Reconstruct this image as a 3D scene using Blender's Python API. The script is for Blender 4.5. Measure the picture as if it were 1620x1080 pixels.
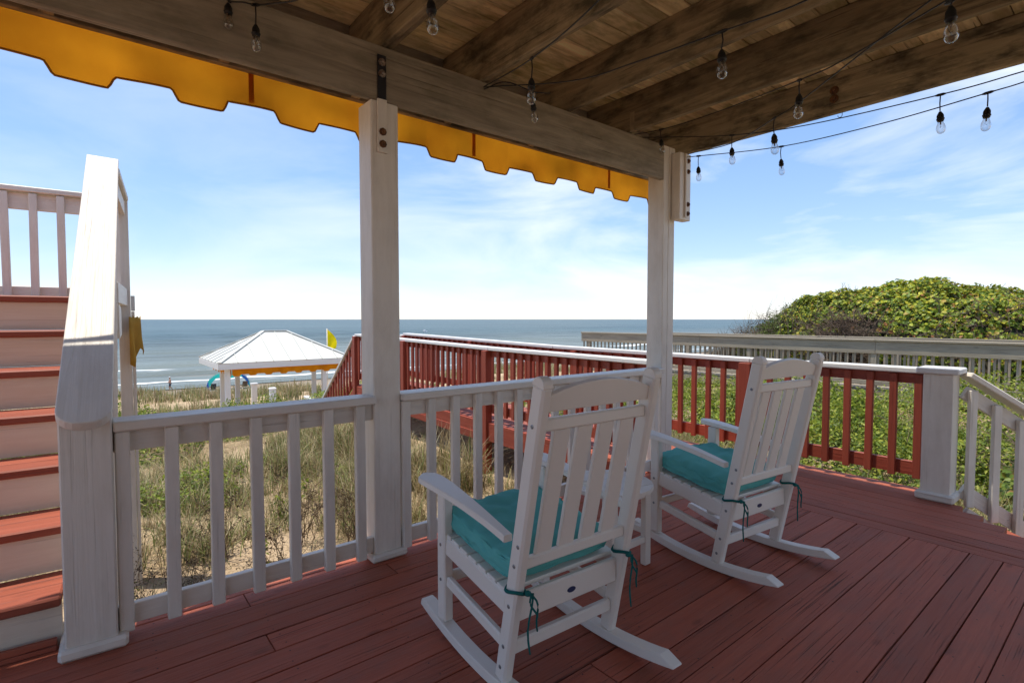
import bpy, bmesh, math, random
import numpy as np
from mathutils import Vector, Matrix, noise
for o in list(bpy.data.objects): bpy.data.objects.remove(o)
SC = bpy.context.scene
COL = SC.collection
rad = math.radians
random.seed(7); RNG = np.random.default_rng(7)

# ---------------------------------------------------------------- camera, sky, sun, exposure
cam = bpy.data.cameras.new("camera"); camo = bpy.data.objects.new("camera", cam); COL.objects.link(camo)
camo.location = (0, 0, 1.35); camo.rotation_euler = (rad(90 - 2.4), 0, rad(50.9 - 90))
cam.sensor_width = 36; cam.lens = 836 / 1620 * 36; cam.clip_start = .02; cam.clip_end = 60000
SC.camera = camo
SUN_DIR = Vector((-.175, .155, 1)).normalized()
SUN_EL = math.asin(SUN_DIR.z); SUN_AZ = math.atan2(SUN_DIR.x, SUN_DIR.y)
w = bpy.data.worlds.new("World"); SC.world = w; w.use_nodes = True
nt = w.node_tree; N = nt.nodes; L = nt.links; N.clear()
out = N.new('ShaderNodeOutputWorld'); bg = N.new('ShaderNodeBackground'); bg.inputs[1].default_value = .15
sky = N.new('ShaderNodeTexSky'); sky.sky_type = 'NISHITA'; sky.sun_disc = False
sky.sun_elevation = SUN_EL; sky.sun_rotation = SUN_AZ; sky.air_density = 1.0; sky.dust_density = .15; sky.ozone_density = 3.2; sky.altitude = 0
tc = N.new('ShaderNodeTexCoord')
mp = N.new('ShaderNodeMapping'); mp.inputs['Scale'].default_value = (1.3, 1.3, 4.2); mp.inputs['Rotation'].default_value = (.25, .1, .6)
nz = N.new('ShaderNodeTexNoise'); nz.inputs['Scale'].default_value = 1.7; nz.inputs['Detail'].default_value = 7; nz.inputs['Roughness'].default_value = .55; nz.inputs['Distortion'].default_value = .5
cr = N.new('ShaderNodeValToRGB'); cr.color_ramp.elements[0].position = .42; cr.color_ramp.elements[1].position = .72
cr.color_ramp.elements[0].color = (0, 0, 0, 1); cr.color_ramp.elements[1].color = (1, 1, 1, 1)
# cloudier towards +X (south-east), clear in the north
sx = N.new('ShaderNodeSeparateXYZ')
m1 = N.new('ShaderNodeMapRange'); m1.inputs[1].default_value = .1; m1.inputs[2].default_value = .95; m1.inputs[3].default_value = .22; m1.inputs[4].default_value = 1.0
m2 = N.new('ShaderNodeMath'); m2.operation = 'MULTIPLY'
mx = N.new('ShaderNodeMixRGB'); mx.inputs[2].default_value = (3.9, 3.95, 4.05, 1)
L.new(tc.outputs['Generated'], mp.inputs[0]); L.new(mp.outputs[0], nz.inputs[0]); L.new(nz.outputs[0], cr.inputs[0])
L.new(tc.outputs['Generated'], sx.inputs[0]); L.new(sx.outputs[0], m1.inputs[0])
L.new(cr.outputs[0], m2.inputs[0]); L.new(m1.outputs[0], m2.inputs[1]); L.new(m2.outputs[0], mx.inputs[0])
# the clear sky's range is compressed to hold back the bright horizon
gm = N.new('ShaderNodeGamma'); gm.inputs[1].default_value = .60; L.new(sky.outputs[0], gm.inputs[0])
tn = N.new('ShaderNodeMixRGB'); tn.blend_type = 'MULTIPLY'; tn.inputs[0].default_value = 1; tn.inputs[2].default_value = (1.05, 1.07, 1.20, 1); L.new(gm.outputs[0], tn.inputs[1])
hs = N.new('ShaderNodeHueSaturation'); hs.inputs['Saturation'].default_value = 1.25; L.new(tn.outputs[0], hs.inputs['Color']); L.new(hs.outputs[0], mx.inputs[1]); L.new(mx.outputs[0], bg.inputs[0]); L.new(bg.outputs[0], out.inputs[0])
sl = bpy.data.lights.new("sun", 'SUN'); sl.energy = 2.5; sl.angle = rad(.6); sl.color = (1, .94, .83)
so = bpy.data.objects.new("sun", sl); COL.objects.link(so); so.rotation_euler = SUN_DIR.to_track_quat('Z', 'Y').to_euler(); so.location = (-5, 5, 30)
SC.view_settings.view_transform = 'Standard'; SC.view_settings.look = 'None'; SC.view_settings.gamma = 1
SC.view_settings.use_curve_mapping = False
SC.view_settings.exposure = 1.15
try:
    SC.cycles.max_bounces = 10; SC.cycles.diffuse_bounces = 5; SC.cycles.transparent_max_bounces = 12
except Exception: pass

# ---------------------------------------------------------------- materials
def nodes(name):
    m = bpy.data.materials.new(name); m.use_nodes = True; t = m.node_tree
    return m, t, t.nodes['Principled BSDF'], t.nodes['Material Output']
def nn(t, k, **kw):
    n = t.nodes.new(k)
    for a, b in kw.items():
        if a.startswith('i_'): n.inputs[int(a[2:]) if a[2:].isdigit() else a[2:]].default_value = b
        else: setattr(n, a, b)
    return n
def ramp(t, pts):
    n = t.nodes.new('ShaderNodeValToRGB'); e = n.color_ramp.elements
    while len(e) < len(pts): e.new(.5)
    for k, (p, c) in enumerate(pts): e[k].position = p; e[k].color = (c, c, c, 1) if not hasattr(c, '__len__') else (*c, 1)
    return n
def objvec(t, scale, rnd=True):
    """object coordinates + a random offset for each object, then stretched"""
    tcn = nn(t, 'ShaderNodeTexCoord'); oi = nn(t, 'ShaderNodeObjectInfo')
    ml = nn(t, 'ShaderNodeMath', operation='MULTIPLY', i_1=57.3); t.links.new(oi.outputs['Random'], ml.inputs[0])
    cb = nn(t, 'ShaderNodeCombineXYZ')
    for i in range(3): t.links.new(ml.outputs[0], cb.inputs[i])
    ad = nn(t, 'ShaderNodeVectorMath', operation='ADD')
    t.links.new(tcn.outputs['Object'], ad.inputs[0])
    if rnd: t.links.new(cb.outputs[0], ad.inputs[1])
    mpn = nn(t, 'ShaderNodeMapping'); mpn.inputs['Scale'].default_value = scale
    t.links.new(ad.outputs[0], mpn.inputs[0])
    return mpn.outputs[0], ad.outputs[0], oi.outputs['Random']

def wood(name, c1, c2, c3=None, rough=.7, grain=.3, crack=.3, var=.12, stain=0, staincol=(.02, .018, .012), spec=.3, knots=.0, fine=1.0):
    """c1/c2 blend along stretched grain, c3 is dirt/crack colour"""
    m, t, b, o = nodes(name); lk = t.links
    v, raw, rnd = objvec(t, (1.2, 16 * fine, 16 * fine))
    v2, _, _ = objvec(t, (1.0, 52 * fine, 52 * fine))
    g1 = nn(t, 'ShaderNodeTexNoise'); g1.inputs['Scale'].default_value = 1.6; g1.inputs['Detail'].default_value = 6; g1.inputs['Distortion'].default_value = .9
    g2 = nn(t, 'ShaderNodeTexNoise'); g2.inputs['Scale'].default_value = 1.2; g2.inputs['Detail'].default_value = 4; g2.inputs['Distortion'].default_value = .6
    lk.new(v, g1.inputs[0]); lk.new(v2, g2.inputs[0])
    mixc = nn(t, 'ShaderNodeMixRGB'); mixc.inputs[1].default_value = (*c1, 1); mixc.inputs[2].default_value = (*c2, 1)
    rp = ramp(t, [(.32, 0.), (.68, 1.)]); lk.new(g1.outputs[0], rp.inputs[0]); lk.new(rp.outputs[0], mixc.inputs[0])
    col = mixc.outputs[0]
    # board to board
    hv = nn(t, 'ShaderNodeHueSaturation'); mr = nn(t, 'ShaderNodeMapRange'); mr.inputs[3].default_value = 1 - var; mr.inputs[4].default_value = 1 + var
    lk.new(rnd, mr.inputs[0]); lk.new(mr.outputs[0], hv.inputs['Value']); lk.new(col, hv.inputs['Color']); col = hv.outputs[0]
    # splits and checks along the grain
    ck = ramp(t, [(.31 , 1.), (.385, 0.)]); lk.new(g2.outputs[0], ck.inputs[0])
    big = nn(t, 'ShaderNodeTexNoise'); big.inputs['Scale'].default_value = 3.; lk.new(raw, big.inputs[0])
    bigr = ramp(t, [(.36, 0.), (.56, 1.)]); lk.new(big.outputs[0], bigr.inputs[0])
    cm = nn(t, 'ShaderNodeMath', operation='MULTIPLY'); lk.new(ck.outputs[0], cm.inputs[0]); lk.new(bigr.outputs[0], cm.inputs[1])
    cs = nn(t, 'ShaderNodeMath', operation='MULTIPLY', i_1=crack); lk.new(cm.outputs[0], cs.inputs[0])
    mc = nn(t, 'ShaderNodeMixRGB'); mc.inputs[2].default_value = (*(c3 or tuple(x * .35 for x in c1)), 1)
    lk.new(cs.outputs[0], mc.inputs[0]); lk.new(col, mc.inputs[1]); col = mc.outputs[0]
    if knots:
        vo = nn(t, 'ShaderNodeTexVoronoi'); vo.inputs['Scale'].default_value = 1.0
        vk, _, _ = objvec(t, (2.6, 6.5, 6.5)); lk.new(vk, vo.inputs[0])
        kr = ramp(t, [(.06, 1.), (.13, 0.)]); lk.new(vo.outputs['Distance'], kr.inputs[0])
        km = nn(t, 'ShaderNodeMath', operation='MULTIPLY', i_1=knots); lk.new(kr.outputs[0], km.inputs[0])
        kx = nn(t, 'ShaderNodeMixRGB'); kx.inputs[2].default_value = (*[x * .35 for x in c1], 1)
        lk.new(km.outputs[0], kx.inputs[0]); lk.new(col, kx.inputs[1]); col = kx.outputs[0]
    if stain:
        st = nn(t, 'ShaderNodeTexNoise'); st.inputs['Scale'].default_value = 2.3; st.inputs['Detail'].default_value = 5; st.inputs['Roughness'].default_value = .65
        vs, _, _ = objvec(t, (1.5, 3.5, 3.5)); lk.new(vs, st.inputs[0])
        sr = ramp(t, [(.46, 0.), (.66, 1.)]); lk.new(st.outputs[0], sr.inputs[0])
        sm = nn(t, 'ShaderNodeMath', operation='MULTIPLY', i_1=stain); lk.new(sr.outputs[0], sm.inputs[0])
        sx_ = nn(t, 'ShaderNodeMixRGB'); sx_.inputs[2].default_value = (*staincol, 1)
        lk.new(sm.outputs[0], sx_.inputs[0]); lk.new(col, sx_.inputs[1]); col = sx_.outputs[0]
    lk.new(col, b.inputs['Base Color'])
    # relief
    sb = nn(t, 'ShaderNodeMath', operation='SUBTRACT'); gm = nn(t, 'ShaderNodeMath', operation='MULTIPLY', i_1=.6); lk.new(g1.outputs[0], gm.inputs[0])
    ga = nn(t, 'ShaderNodeMath', operation='ADD'); g2m = nn(t, 'ShaderNodeMath', operation='MULTIPLY', i_1=.5); lk.new(g2.outputs[0], g2m.inputs[0])
    lk.new(gm.outputs[0], ga.inputs[0]); lk.new(g2m.outputs[0], ga.inputs[1]); lk.new(ga.outputs[0], sb.inputs[0]); lk.new(cs.outputs[0], sb.inputs[1])
    bp = nn(t, 'ShaderNodeBump'); bp.inputs['Strength'].default_value = grain; bp.inputs['Distance'].default_value = .006
    lk.new(sb.outputs[0], bp.inputs['Height']); lk.new(bp.outputs[0], b.inputs['Normal'])
    b.inputs['Roughness'].default_value = rough; b.inputs['Specular IOR Level'].default_value = spec
    return m
def plain(name, c, rough=.5, metal=0, spec=.4, var=0, scale=8, bump=0, c2=None, bscale=None):
    m, t, b, o = nodes(name); lk = t.links
    b.inputs['Base Color'].default_value = (*c, 1); b.inputs['Roughness'].default_value = rough
    b.inputs['Metallic'].default_value = metal; b.inputs['Specular IOR Level'].default_value = spec
    if var or c2:
        v, raw, rnd = objvec(t, (1, 1, 1)); n = nn(t, 'ShaderNodeTexNoise'); n.inputs['Scale'].default_value = scale; n.inputs['Detail'].default_value = 5
        lk.new(v, n.inputs[0]); r = ramp(t, [(.35, 0.), (.65, 1.)]); lk.new(n.outputs[0], r.inputs[0])
        mxx = nn(t, 'ShaderNodeMixRGB'); mxx.inputs[1].default_value = (*c, 1); mxx.inputs[2].default_value = (*(c2 or [x * (1 - var) for x in c]), 1)
        lk.new(r.outputs[0], mxx.inputs[0]); lk.new(mxx.outputs[0], b.inputs['Base Color'])
    if bump:
        v, raw, rnd = objvec(t, (1, 1, 1)); n = nn(t, 'ShaderNodeTexNoise'); n.inputs['Scale'].default_value = bscale or scale; n.inputs['Detail'].default_value = 4
        lk.new(v, n.inputs[0]); bp = nn(t, 'ShaderNodeBump'); bp.inputs['Strength'].default_value = bump; bp.inputs['Distance'].default_value = .004
        lk.new(n.outputs[0], bp.inputs['Height']); lk.new(bp.outputs[0], b.inputs['Normal'])
    return m
def cloth(name, c, transl=.4, c2=None, rough=.9, weave=0, scale=3):
    m, t, b, o = nodes(name); lk = t.links
    v, raw, rnd = objvec(t, (1, 1, 1)); n = nn(t, 'ShaderNodeTexNoise'); n.inputs['Scale'].default_value = scale; n.inputs['Detail'].default_value = 6
    lk.new(v, n.inputs[0]); r = ramp(t, [(.4, 0.), (.75, 1.)]); lk.new(n.outputs[0], r.inputs[0])
    mxx = nn(t, 'ShaderNodeMixRGB'); mxx.inputs[1].default_value = (*c, 1); mxx.inputs[2].default_value = (*(c2 or [x * .8 for x in c]), 1)
    lk.new(r.outputs[0], mxx.inputs[0]); lk.new(mxx.outputs[0], b.inputs['Base Color']); b.inputs['Roughness'].default_value = rough; b.inputs['Specular IOR Level'].default_value = .15
    if weave:
        wv = nn(t, 'ShaderNodeTexNoise'); wv.inputs['Scale'].default_value = weave; lk.new(v, wv.inputs[0])
        bp = nn(t, 'ShaderNodeBump'); bp.inputs['Strength'].default_value = .25; bp.inputs['Distance'].default_value = .002
        lk.new(wv.outputs[0], bp.inputs['Height']); lk.new(bp.outputs[0], b.inputs['Normal'])
    if transl:
        tr = nn(t, 'ShaderNodeBsdfTranslucent'); lk.new(mxx.outputs[0], tr.inputs[0]); ms = nn(t, 'ShaderNodeMixShader'); ms.inputs[0].default_value = transl
        lk.new(b.outputs[0], ms.inputs[1]); lk.new(tr.outputs[0], ms.inputs[2]); lk.new(ms.outputs[0], o.inputs[0])
    return m
def leafmat(name, transl=.35, rough=.55):
    m, t, b, o = nodes(name); lk = t.links
    at = nn(t, 'ShaderNodeAttribute', attribute_name='col'); lk.new(at.outputs['Color'], b.inputs['Base Color'])
    b.inputs['Roughness'].default_value = rough; b.inputs['Specular IOR Level'].default_value = .3
    tr = nn(t, 'ShaderNodeBsdfTranslucent'); lk.new(at.outputs['Color'], tr.inputs[0]); ms = nn(t, 'ShaderNodeMixShader'); ms.inputs[0].default_value = transl
    lk.new(b.outputs[0], ms.inputs[1]); lk.new(tr.outputs[0], ms.inputs[2]); lk.new(ms.outputs[0], o.inputs[0])
    return m
WHITE = (.66, .63, .58)
M = {}
M['white'] = wood('white_paint', (.75, .69, .60), (.71, .65, .56), (.42, .36, .29), rough=.45, grain=.75, crack=.30, var=.04, spec=.35, stain=.30, staincol=(.50, .43, .34))
M['white_bright'] = wood('white_cap_paint', (.72, .71, .68), (.66, .64, .61), (.4, .36, .3), rough=.45, grain=.35, crack=.2, var=.03)
M['peach'] = wood('riser_paint', (.74, .65, .52), (.68, .58, .45), (.3, .25, .2), rough=.55, grain=.45, crack=.3, var=.04)
M['deck'] = wood('deck_red_paint', (.42, .118, .066), (.36, .095, .053), (.035, .014, .012), rough=.6, grain=.9, crack=.75, var=.14, spec=.2, knots=.5, stain=.45, staincol=(.27, .11, .075), fine=1.9)
M['tread'] = wood('tread_red_paint', (.33, .088, .050), (.27, .068, .038), (.06, .02, .015), rough=.55, grain=.6, crack=.6, var=.08, knots=.3)
M['redrail'] = wood('red_rail_paint', (.33, .068, .036), (.27, .052, .028), (.05, .012, .01), rough=.5, grain=.6, crack=.35, var=.12)
M['redfloor'] = wood('walkway_red_paint', (.34, .11, .075), (.28, .085, .06), (.06, .02, .015), rough=.6, grain=.5, crack=.5, var=.1)
M['joist'] = wood('joist_wood', (.36, .28, .165), (.19, .14, .08), (.02, .014, .01), rough=.75, grain=.6, crack=.6, var=.18, stain=.9, staincol=(.05, .043, .024), knots=.6)
M['header'] = wood('header_wood', (.36, .30, .215), (.24, .195, .14), (.06, .04, .028), rough=.7, grain=.7, crack=.6, var=.1, stain=.5, staincol=(.12, .10, .06), knots=.7)
M['rim'] = wood('rim_wood', (.40, .32, .20), (.22, .175, .105), (.02, .015, .01), rough=.75, grain=.7, crack=.7, var=.1, stain=.9, staincol=(.045, .038, .024), knots=.5)
def underboard():
    m = wood('ceiling_board_wood', (.86, .71, .40), (.52, .40, .20), (.05, .035, .02), rough=.7, grain=.6, crack=.8, var=.40, stain=.65, staincol=(.20, .17, .05), knots=.4, fine=.6)
    return m
M['under'] = underboard()
M['tan'] = wood('weathered_tan_wood', (.36, .31, .235), (.26, .22, .165), (.1, .075, .05), rough=.8, grain=.6, crack=.6, var=.14, knots=.5)
M['plastic'] = plain('white_poly_lumber', (.79, .735, .65), rough=.42, spec=.4, bump=.12, bscale=90, var=.04, scale=3)
M['teal'] = cloth('teal_canvas', (.125, .43, .395), transl=0, c2=(.09, .35, .32), weave=350, scale=4)
M['tealtie'] = cloth('teal_tie', (.015, .13, .12), transl=0)
M['orange'] = cloth('orange_awning_canvas', (.82, .32, .014), transl=.5, c2=(.64, .215, .009), scale=3.4, weave=200)
M['orangeseam'] = cloth('orange_awning_seam', (.60, .19, .01), transl=.5)
M['hem'] = cloth('awning_hem', (.42, .20, .03), transl=.35)
M['oldyellow'] = cloth('weathered_yellow_cloth', (.62, .36, .06), transl=.3, c2=(.4, .22, .05))
M['black'] = plain('black_rubber', (.012, .012, .012), rough=.5)
M['steel'] = plain('dark_steel', (.035, .035, .04), rough=.45, metal=.6, var=.3)
M['rust'] = plain('rusty_steel', (.20, .09, .035), rough=.8, metal=.2, c2=(.09, .045, .025), scale=60, bump=.5)
M['washer'] = plain('galvanised', (.30, .27, .24), rough=.5, metal=.7, c2=(.2, .12, .07), scale=50)
M['screw'] = plain('screw_steel', (.25, .25, .25), rough=.35, metal=.9)
M['badge'] = plain('navy_badge', (.02, .03, .09), rough=.4)
M['metalroof'] = plain('white_metal_roof', (.60, .595, .54), rough=.5, spec=.3, var=.08, scale=1.5)
M['wall'] = plain('house_siding_paint', (.82, .78, .70), rough=.7)
M['skin'] = plain('skin', (.42, .22, .14), rough=.6)
M['dark'] = plain('dark_cloth', (.03, .035, .05), rough=.9)
M['hair'] = plain('hair', (.05, .03, .02), rough=.8)
M['aqua'] = cloth('aqua_canopy', (.03, .50, .48), transl=.3)
M['blue'] = cloth('blue_canopy', (.02, .12, .45), transl=.3)
M['yellowflag'] = cloth('yellow_flag', (.85, .72, .01), transl=.4)
M['whiteplain'] = plain('white_plastic', (.75, .75, .73), rough=.5)
M['pinkchair'] = cloth('pink_sling', (.45, .13, .12), transl=.1)
M['brownchair'] = cloth('brown_sling', (.12, .09, .07), transl=.1)
M['leaf'] = leafmat('leaf', .35, .5)
M['grass'] = leafmat('grass_blade', .3, .6)
M['bark'] = plain('dead_branch_bark', (.23, .16, .11), rough=.9, c2=(.11, .078, .055), scale=20)
M['paper'] = plain('torn_white_board', (.7, .7, .68), rough=.7)

def glassmat():
    m, t, b, o = nodes('bulb_glass'); lk = t.links
    fr = nn(t, 'ShaderNodeLayerWeight'); fr.inputs[0].default_value = .35
    gl = nn(t, 'ShaderNodeBsdfGlossy'); gl.inputs['Roughness'].default_value = .03
    tr = nn(t, 'ShaderNodeBsdfTransparent'); tr.inputs[0].default_value = (.93, .94, .94, 1)
    pw = nn(t, 'ShaderNodeMath', operation='MULTIPLY_ADD', i_1=.75, i_2=.05)
    lk.new(fr.outputs['Facing'], pw.inputs[0])
    ms = nn(t, 'ShaderNodeMixShader'); lk.new(pw.outputs[0], ms.inputs[0]); lk.new(tr.outputs[0], ms.inputs[1]); lk.new(gl.outputs[0], ms.inputs[2]); lk.new(ms.outputs[0], o.inputs[0])
    return m
M['glass'] = glassmat()

# ---------------------------------------------------------------- object helpers
W = {}
def link(name, mesh, parent=None, Mw=None, **props):
    o = bpy.data.objects.new(name, mesh); COL.objects.link(o)
    Mw = Mw or Matrix.Identity(4); W[o] = Mw
    if parent is not None:
        o.parent = parent; o.matrix_local = W[parent].inverted() @ Mw
    else: o.matrix_world = Mw
    for k, v in props.items(): o[k] = v
    return o
def root(name, loc, label=None, category=None, group=None, kind=None, rz=0):
    o = link(name, None, None, Matrix.Translation(Vector(loc)) @ Matrix.Rotation(rz, 4, 'Z'))
    if label: o['label'] = label
    if category: o['category'] = category
    if group: o['group'] = group
    if kind: o['kind'] = kind
    o.empty_display_size = .1
    return o
def copy_tree(o, Mw, label=None, parent=None):
    c = o.copy(); COL.objects.link(c); W[c] = Mw
    if parent is not None: c.parent = parent; c.matrix_local = W[parent].inverted() @ Mw
    else: c.matrix_world = Mw
    if label: c['label'] = label
    base = W[o].inverted()
    for ch in list(o.children): copy_tree(ch, Mw @ (base @ W[ch]), None, c)
    return c
CACHE = {}
def bm_mesh(bm, name, mat, smooth=False, auto=None):
    bmesh.ops.recalc_face_normals(bm, faces=bm.faces)
    me = bpy.data.meshes.new(name); bm.to_mesh(me); bm.free()
    for m_ in (mat if isinstance(mat, (list, tuple)) else [mat]): me.materials.append(m_)
    if smooth:
        for p in me.polygons: p.use_smooth = True
    return me
def boxmesh(l, w_, t_, mat, bev=.003):
    k = (round(l, 3), round(w_, 3), round(t_, 3), mat.name, bev)
    if k in CACHE: return CACHE[k]
    bm = bmesh.new(); bmesh.ops.create_cube(bm, size=1); bmesh.ops.scale(bm, vec=(l, w_, t_), verts=bm.verts)
    if bev: bmesh.ops.bevel(bm, geom=bm.edges[:], offset=bev, segments=1, affect='EDGES', profile=.5)
    CACHE[k] = bm_mesh(bm, 'plank', mat); return CACHE[k]
def frame(a, b, up):
    a = Vector(a); b = Vector(b); x = (b - a).normalized(); u = Vector(up)
    y = u.cross(x).normalized(); z = x.cross(y)
    m = Matrix((x, y, z)).transposed().to_4x4(); m.translation = (a + b) / 2
    return m
def board(name, a, b, w_, t_, mat, parent, up=(0, 0, 1), bev=.003, jitter=0, **props):
    """a plank from a to b; w_ across, t_ along 'up'"""
    Mw = frame(a, b, up); l = (Vector(b) - Vector(a)).length
    if jitter: Mw = Mw @ Matrix.Translation((0, random.uniform(-jitter, jitter), random.uniform(-jitter, jitter))) @ Matrix.Rotation(random.uniform(-jitter, jitter) * .8, 4, 'Z')
    return link(name, boxmesh(l, w_, t_, mat, bev), parent, Mw, **props)
def box(name, x0, x1, y0, y1, z0, z1, mat, parent, bev=.003, base=None, **props):
    """axis-aligned box (in the frame `base` if given); local X is the longest side so that the grain runs along it"""
    d = [x1 - x0, y1 - y0, z1 - z0]; c = Vector(((x0 + x1) / 2, (y0 + y1) / 2, (z0 + z1) / 2)); B = base or Matrix.Identity(4)
    i = d.index(max(d))
    if i == 0: R_ = Matrix.Identity(4); s = (d[0], d[1], d[2])
    elif i == 1: R_ = Matrix.Rotation(math.pi / 2, 4, 'Z'); s = (d[1], d[0], d[2])
    else: R_ = Matrix.Rotation(-math.pi / 2, 4, 'Y'); s = (d[2], d[1], d[0])
    return link(name, boxmesh(*s, mat, bev), parent, B @ Matrix.Translation(c) @ R_, **props)
def prism_mesh(pts, t_, mat, bev=0, smooth=False):
    """outline pts (x,y) extruded by t_ along z, centred"""
    bm = bmesh.new(); vs = [bm.verts.new((x, y, -t_ / 2)) for x, y in pts]; f = bm.faces.new(vs)
    r = bmesh.ops.extrude_face_region(bm, geom=[f]); bmesh.ops.translate(bm, vec=(0, 0, t_), verts=[v for v in r['geom'] if isinstance(v, bmesh.types.BMVert)])
    if bev:
        bmesh.ops.recalc_face_normals(bm, faces=bm.faces)
        es = [e for e in bm.edges if len(e.link_faces) == 2 and e.calc_face_angle() > .6]
        bmesh.ops.bevel(bm, geom=es, offset=bev, segments=2, affect='EDGES', profile=.5, clamp_overlap=True)
    return bm_mesh(bm, 'shape', mat, smooth)
def tube_geo(bm, pts, r, n=6, rr=None):
    pts = [Vector(p) for p in pts]; rings = []
    up = Vector((.13, .21, 1)).normalized()
    for i, p in enumerate(pts):
        d = (pts[min(i + 1, len(pts) - 1)] - pts[max(i - 1, 0)]).normalized()
        a = d.cross(up)
        if a.length < .01: a = d.cross(Vector((1, 0, 0)))
        a.normalize(); b = d.cross(a); q = rr[i] if rr else r
        rings.append([bm.verts.new(p + (a * math.cos(2 * math.pi * k / n) + b * math.sin(2 * math.pi * k / n)) * q) for k in range(n)])
    for i in range(len(rings) - 1):
        for k in range(n): bm.faces.new((rings[i][k], rings[i][(k + 1) % n], rings[i + 1][(k + 1) % n], rings[i + 1][k]))
    bm.faces.new(rings[0][::-1]); bm.faces.new(rings[-1])
def tube(name, pts, r, mat, parent, n=6, rr=None, smooth=True, local=None, **props):
    bm = bmesh.new(); tube_geo(bm, pts, r, n, rr)
    return link(name, bm_mesh(bm, name, mat, smooth), parent, local if local is not None else None, **props)
def lathe_mesh(prof, mat, n=16, smooth=True, closed=True):
    bm = bmesh.new(); rings = []
    for r_, z_ in prof:
        if r_ < 1e-5: rings.append([bm.verts.new((0, 0, z_))])
        else: rings.append([bm.verts.new((r_ * math.cos(2 * math.pi * k / n), r_ * math.sin(2 * math.pi * k / n), z_)) for k in range(n)])
    for a, b in zip(rings, rings[1:]):
        for k in range(n):
            if len(a) == 1 and len(b) == 1: continue
            if len(a) == 1: bm.faces.new((a[0], b[k], b[(k + 1) % n]))
            elif len(b) == 1: bm.faces.new((a[k], b[0], a[(k + 1) % n]))
            else: bm.faces.new((a[k], b[k], b[(k + 1) % n], a[(k + 1) % n]))
    return bm_mesh(bm, 'turned', mat, smooth)
def T(x, y, z): return Matrix.Translation((x, y, z))

# ---------------------------------------------------------------- terrain
def sst(a, b, x):
    t = np.clip((x - a) / (b - a), 0, 1); return t * t * (3 - 2 * t)
def ground_z(x, y):
    x = np.asarray(x, float); y = np.asarray(y, float)
    near = -.98 + .50 * sst(2.2, 5.2, x) + .12 * sst(4, 9, x)
    near = near + .10 * sst(5, 9, y) * (1 - sst(4, 7, x))
    z = near
    z = z + (-2.75 - near) * sst(11, 21, y)
    z = z - 1.3 * sst(22, 42, y) - 3.35 * sst(42, 61, y) - .25 * sst(61, 84, y) - 3.5 * sst(84, 200, y) - 10 * sst(200, 900, y)
    f = 1 - sst(45, 60, y)
    z = z + f * (.13 * np.sin(x * .9 + .4 * y) * np.cos(y * .7 - .3 * x) + .07 * np.sin(2.3 * x + 1.1) * np.sin(1.9 * y + x) + .25 * sst(9, 16, y) * np.sin(x * .35 + 1) * np.cos(y * .28))
    return z
def graded(core0, core1, step, far, growth=1.25):
    a = list(np.arange(core0, core1 + 1e-6, step)); s = step; v = core1
    while v < far: s *= growth; v += s; a.append(v)
    s = step; v = core0
    while v > -far: s *= growth; v -= s; a.insert(0, v)
    return np.array(a)
def grid_obj(name, xs, ys, zf, mat, **props):
    X, Y = np.meshgrid(xs, ys); Z = zf(X, Y); nx, ny = len(xs), len(ys)
    co = np.stack([X, Y, Z], -1).reshape(-1, 3)
    i = np.arange(nx * ny).reshape(ny, nx); f = np.stack([i[:-1, :-1], i[:-1, 1:], i[1:, 1:], i[1:, :-1]], -1).reshape(-1, 4)
    me = bpy.data.meshes.new(name); me.vertices.add(len(co)); me.vertices.foreach_set('co', co.ravel())
    me.loops.add(f.size); me.loops.foreach_set('vertex_index', f.ravel()); me.polygons.add(len(f)); me.polygons.foreach_set('loop_start', np.arange(len(f)) * 4)
    me.update(calc_edges=True); me.polygons.foreach_set('use_smooth', np.ones(len(f), bool)); me.materials.append(mat)
    return link(name, me, None, None, **props)
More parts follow.
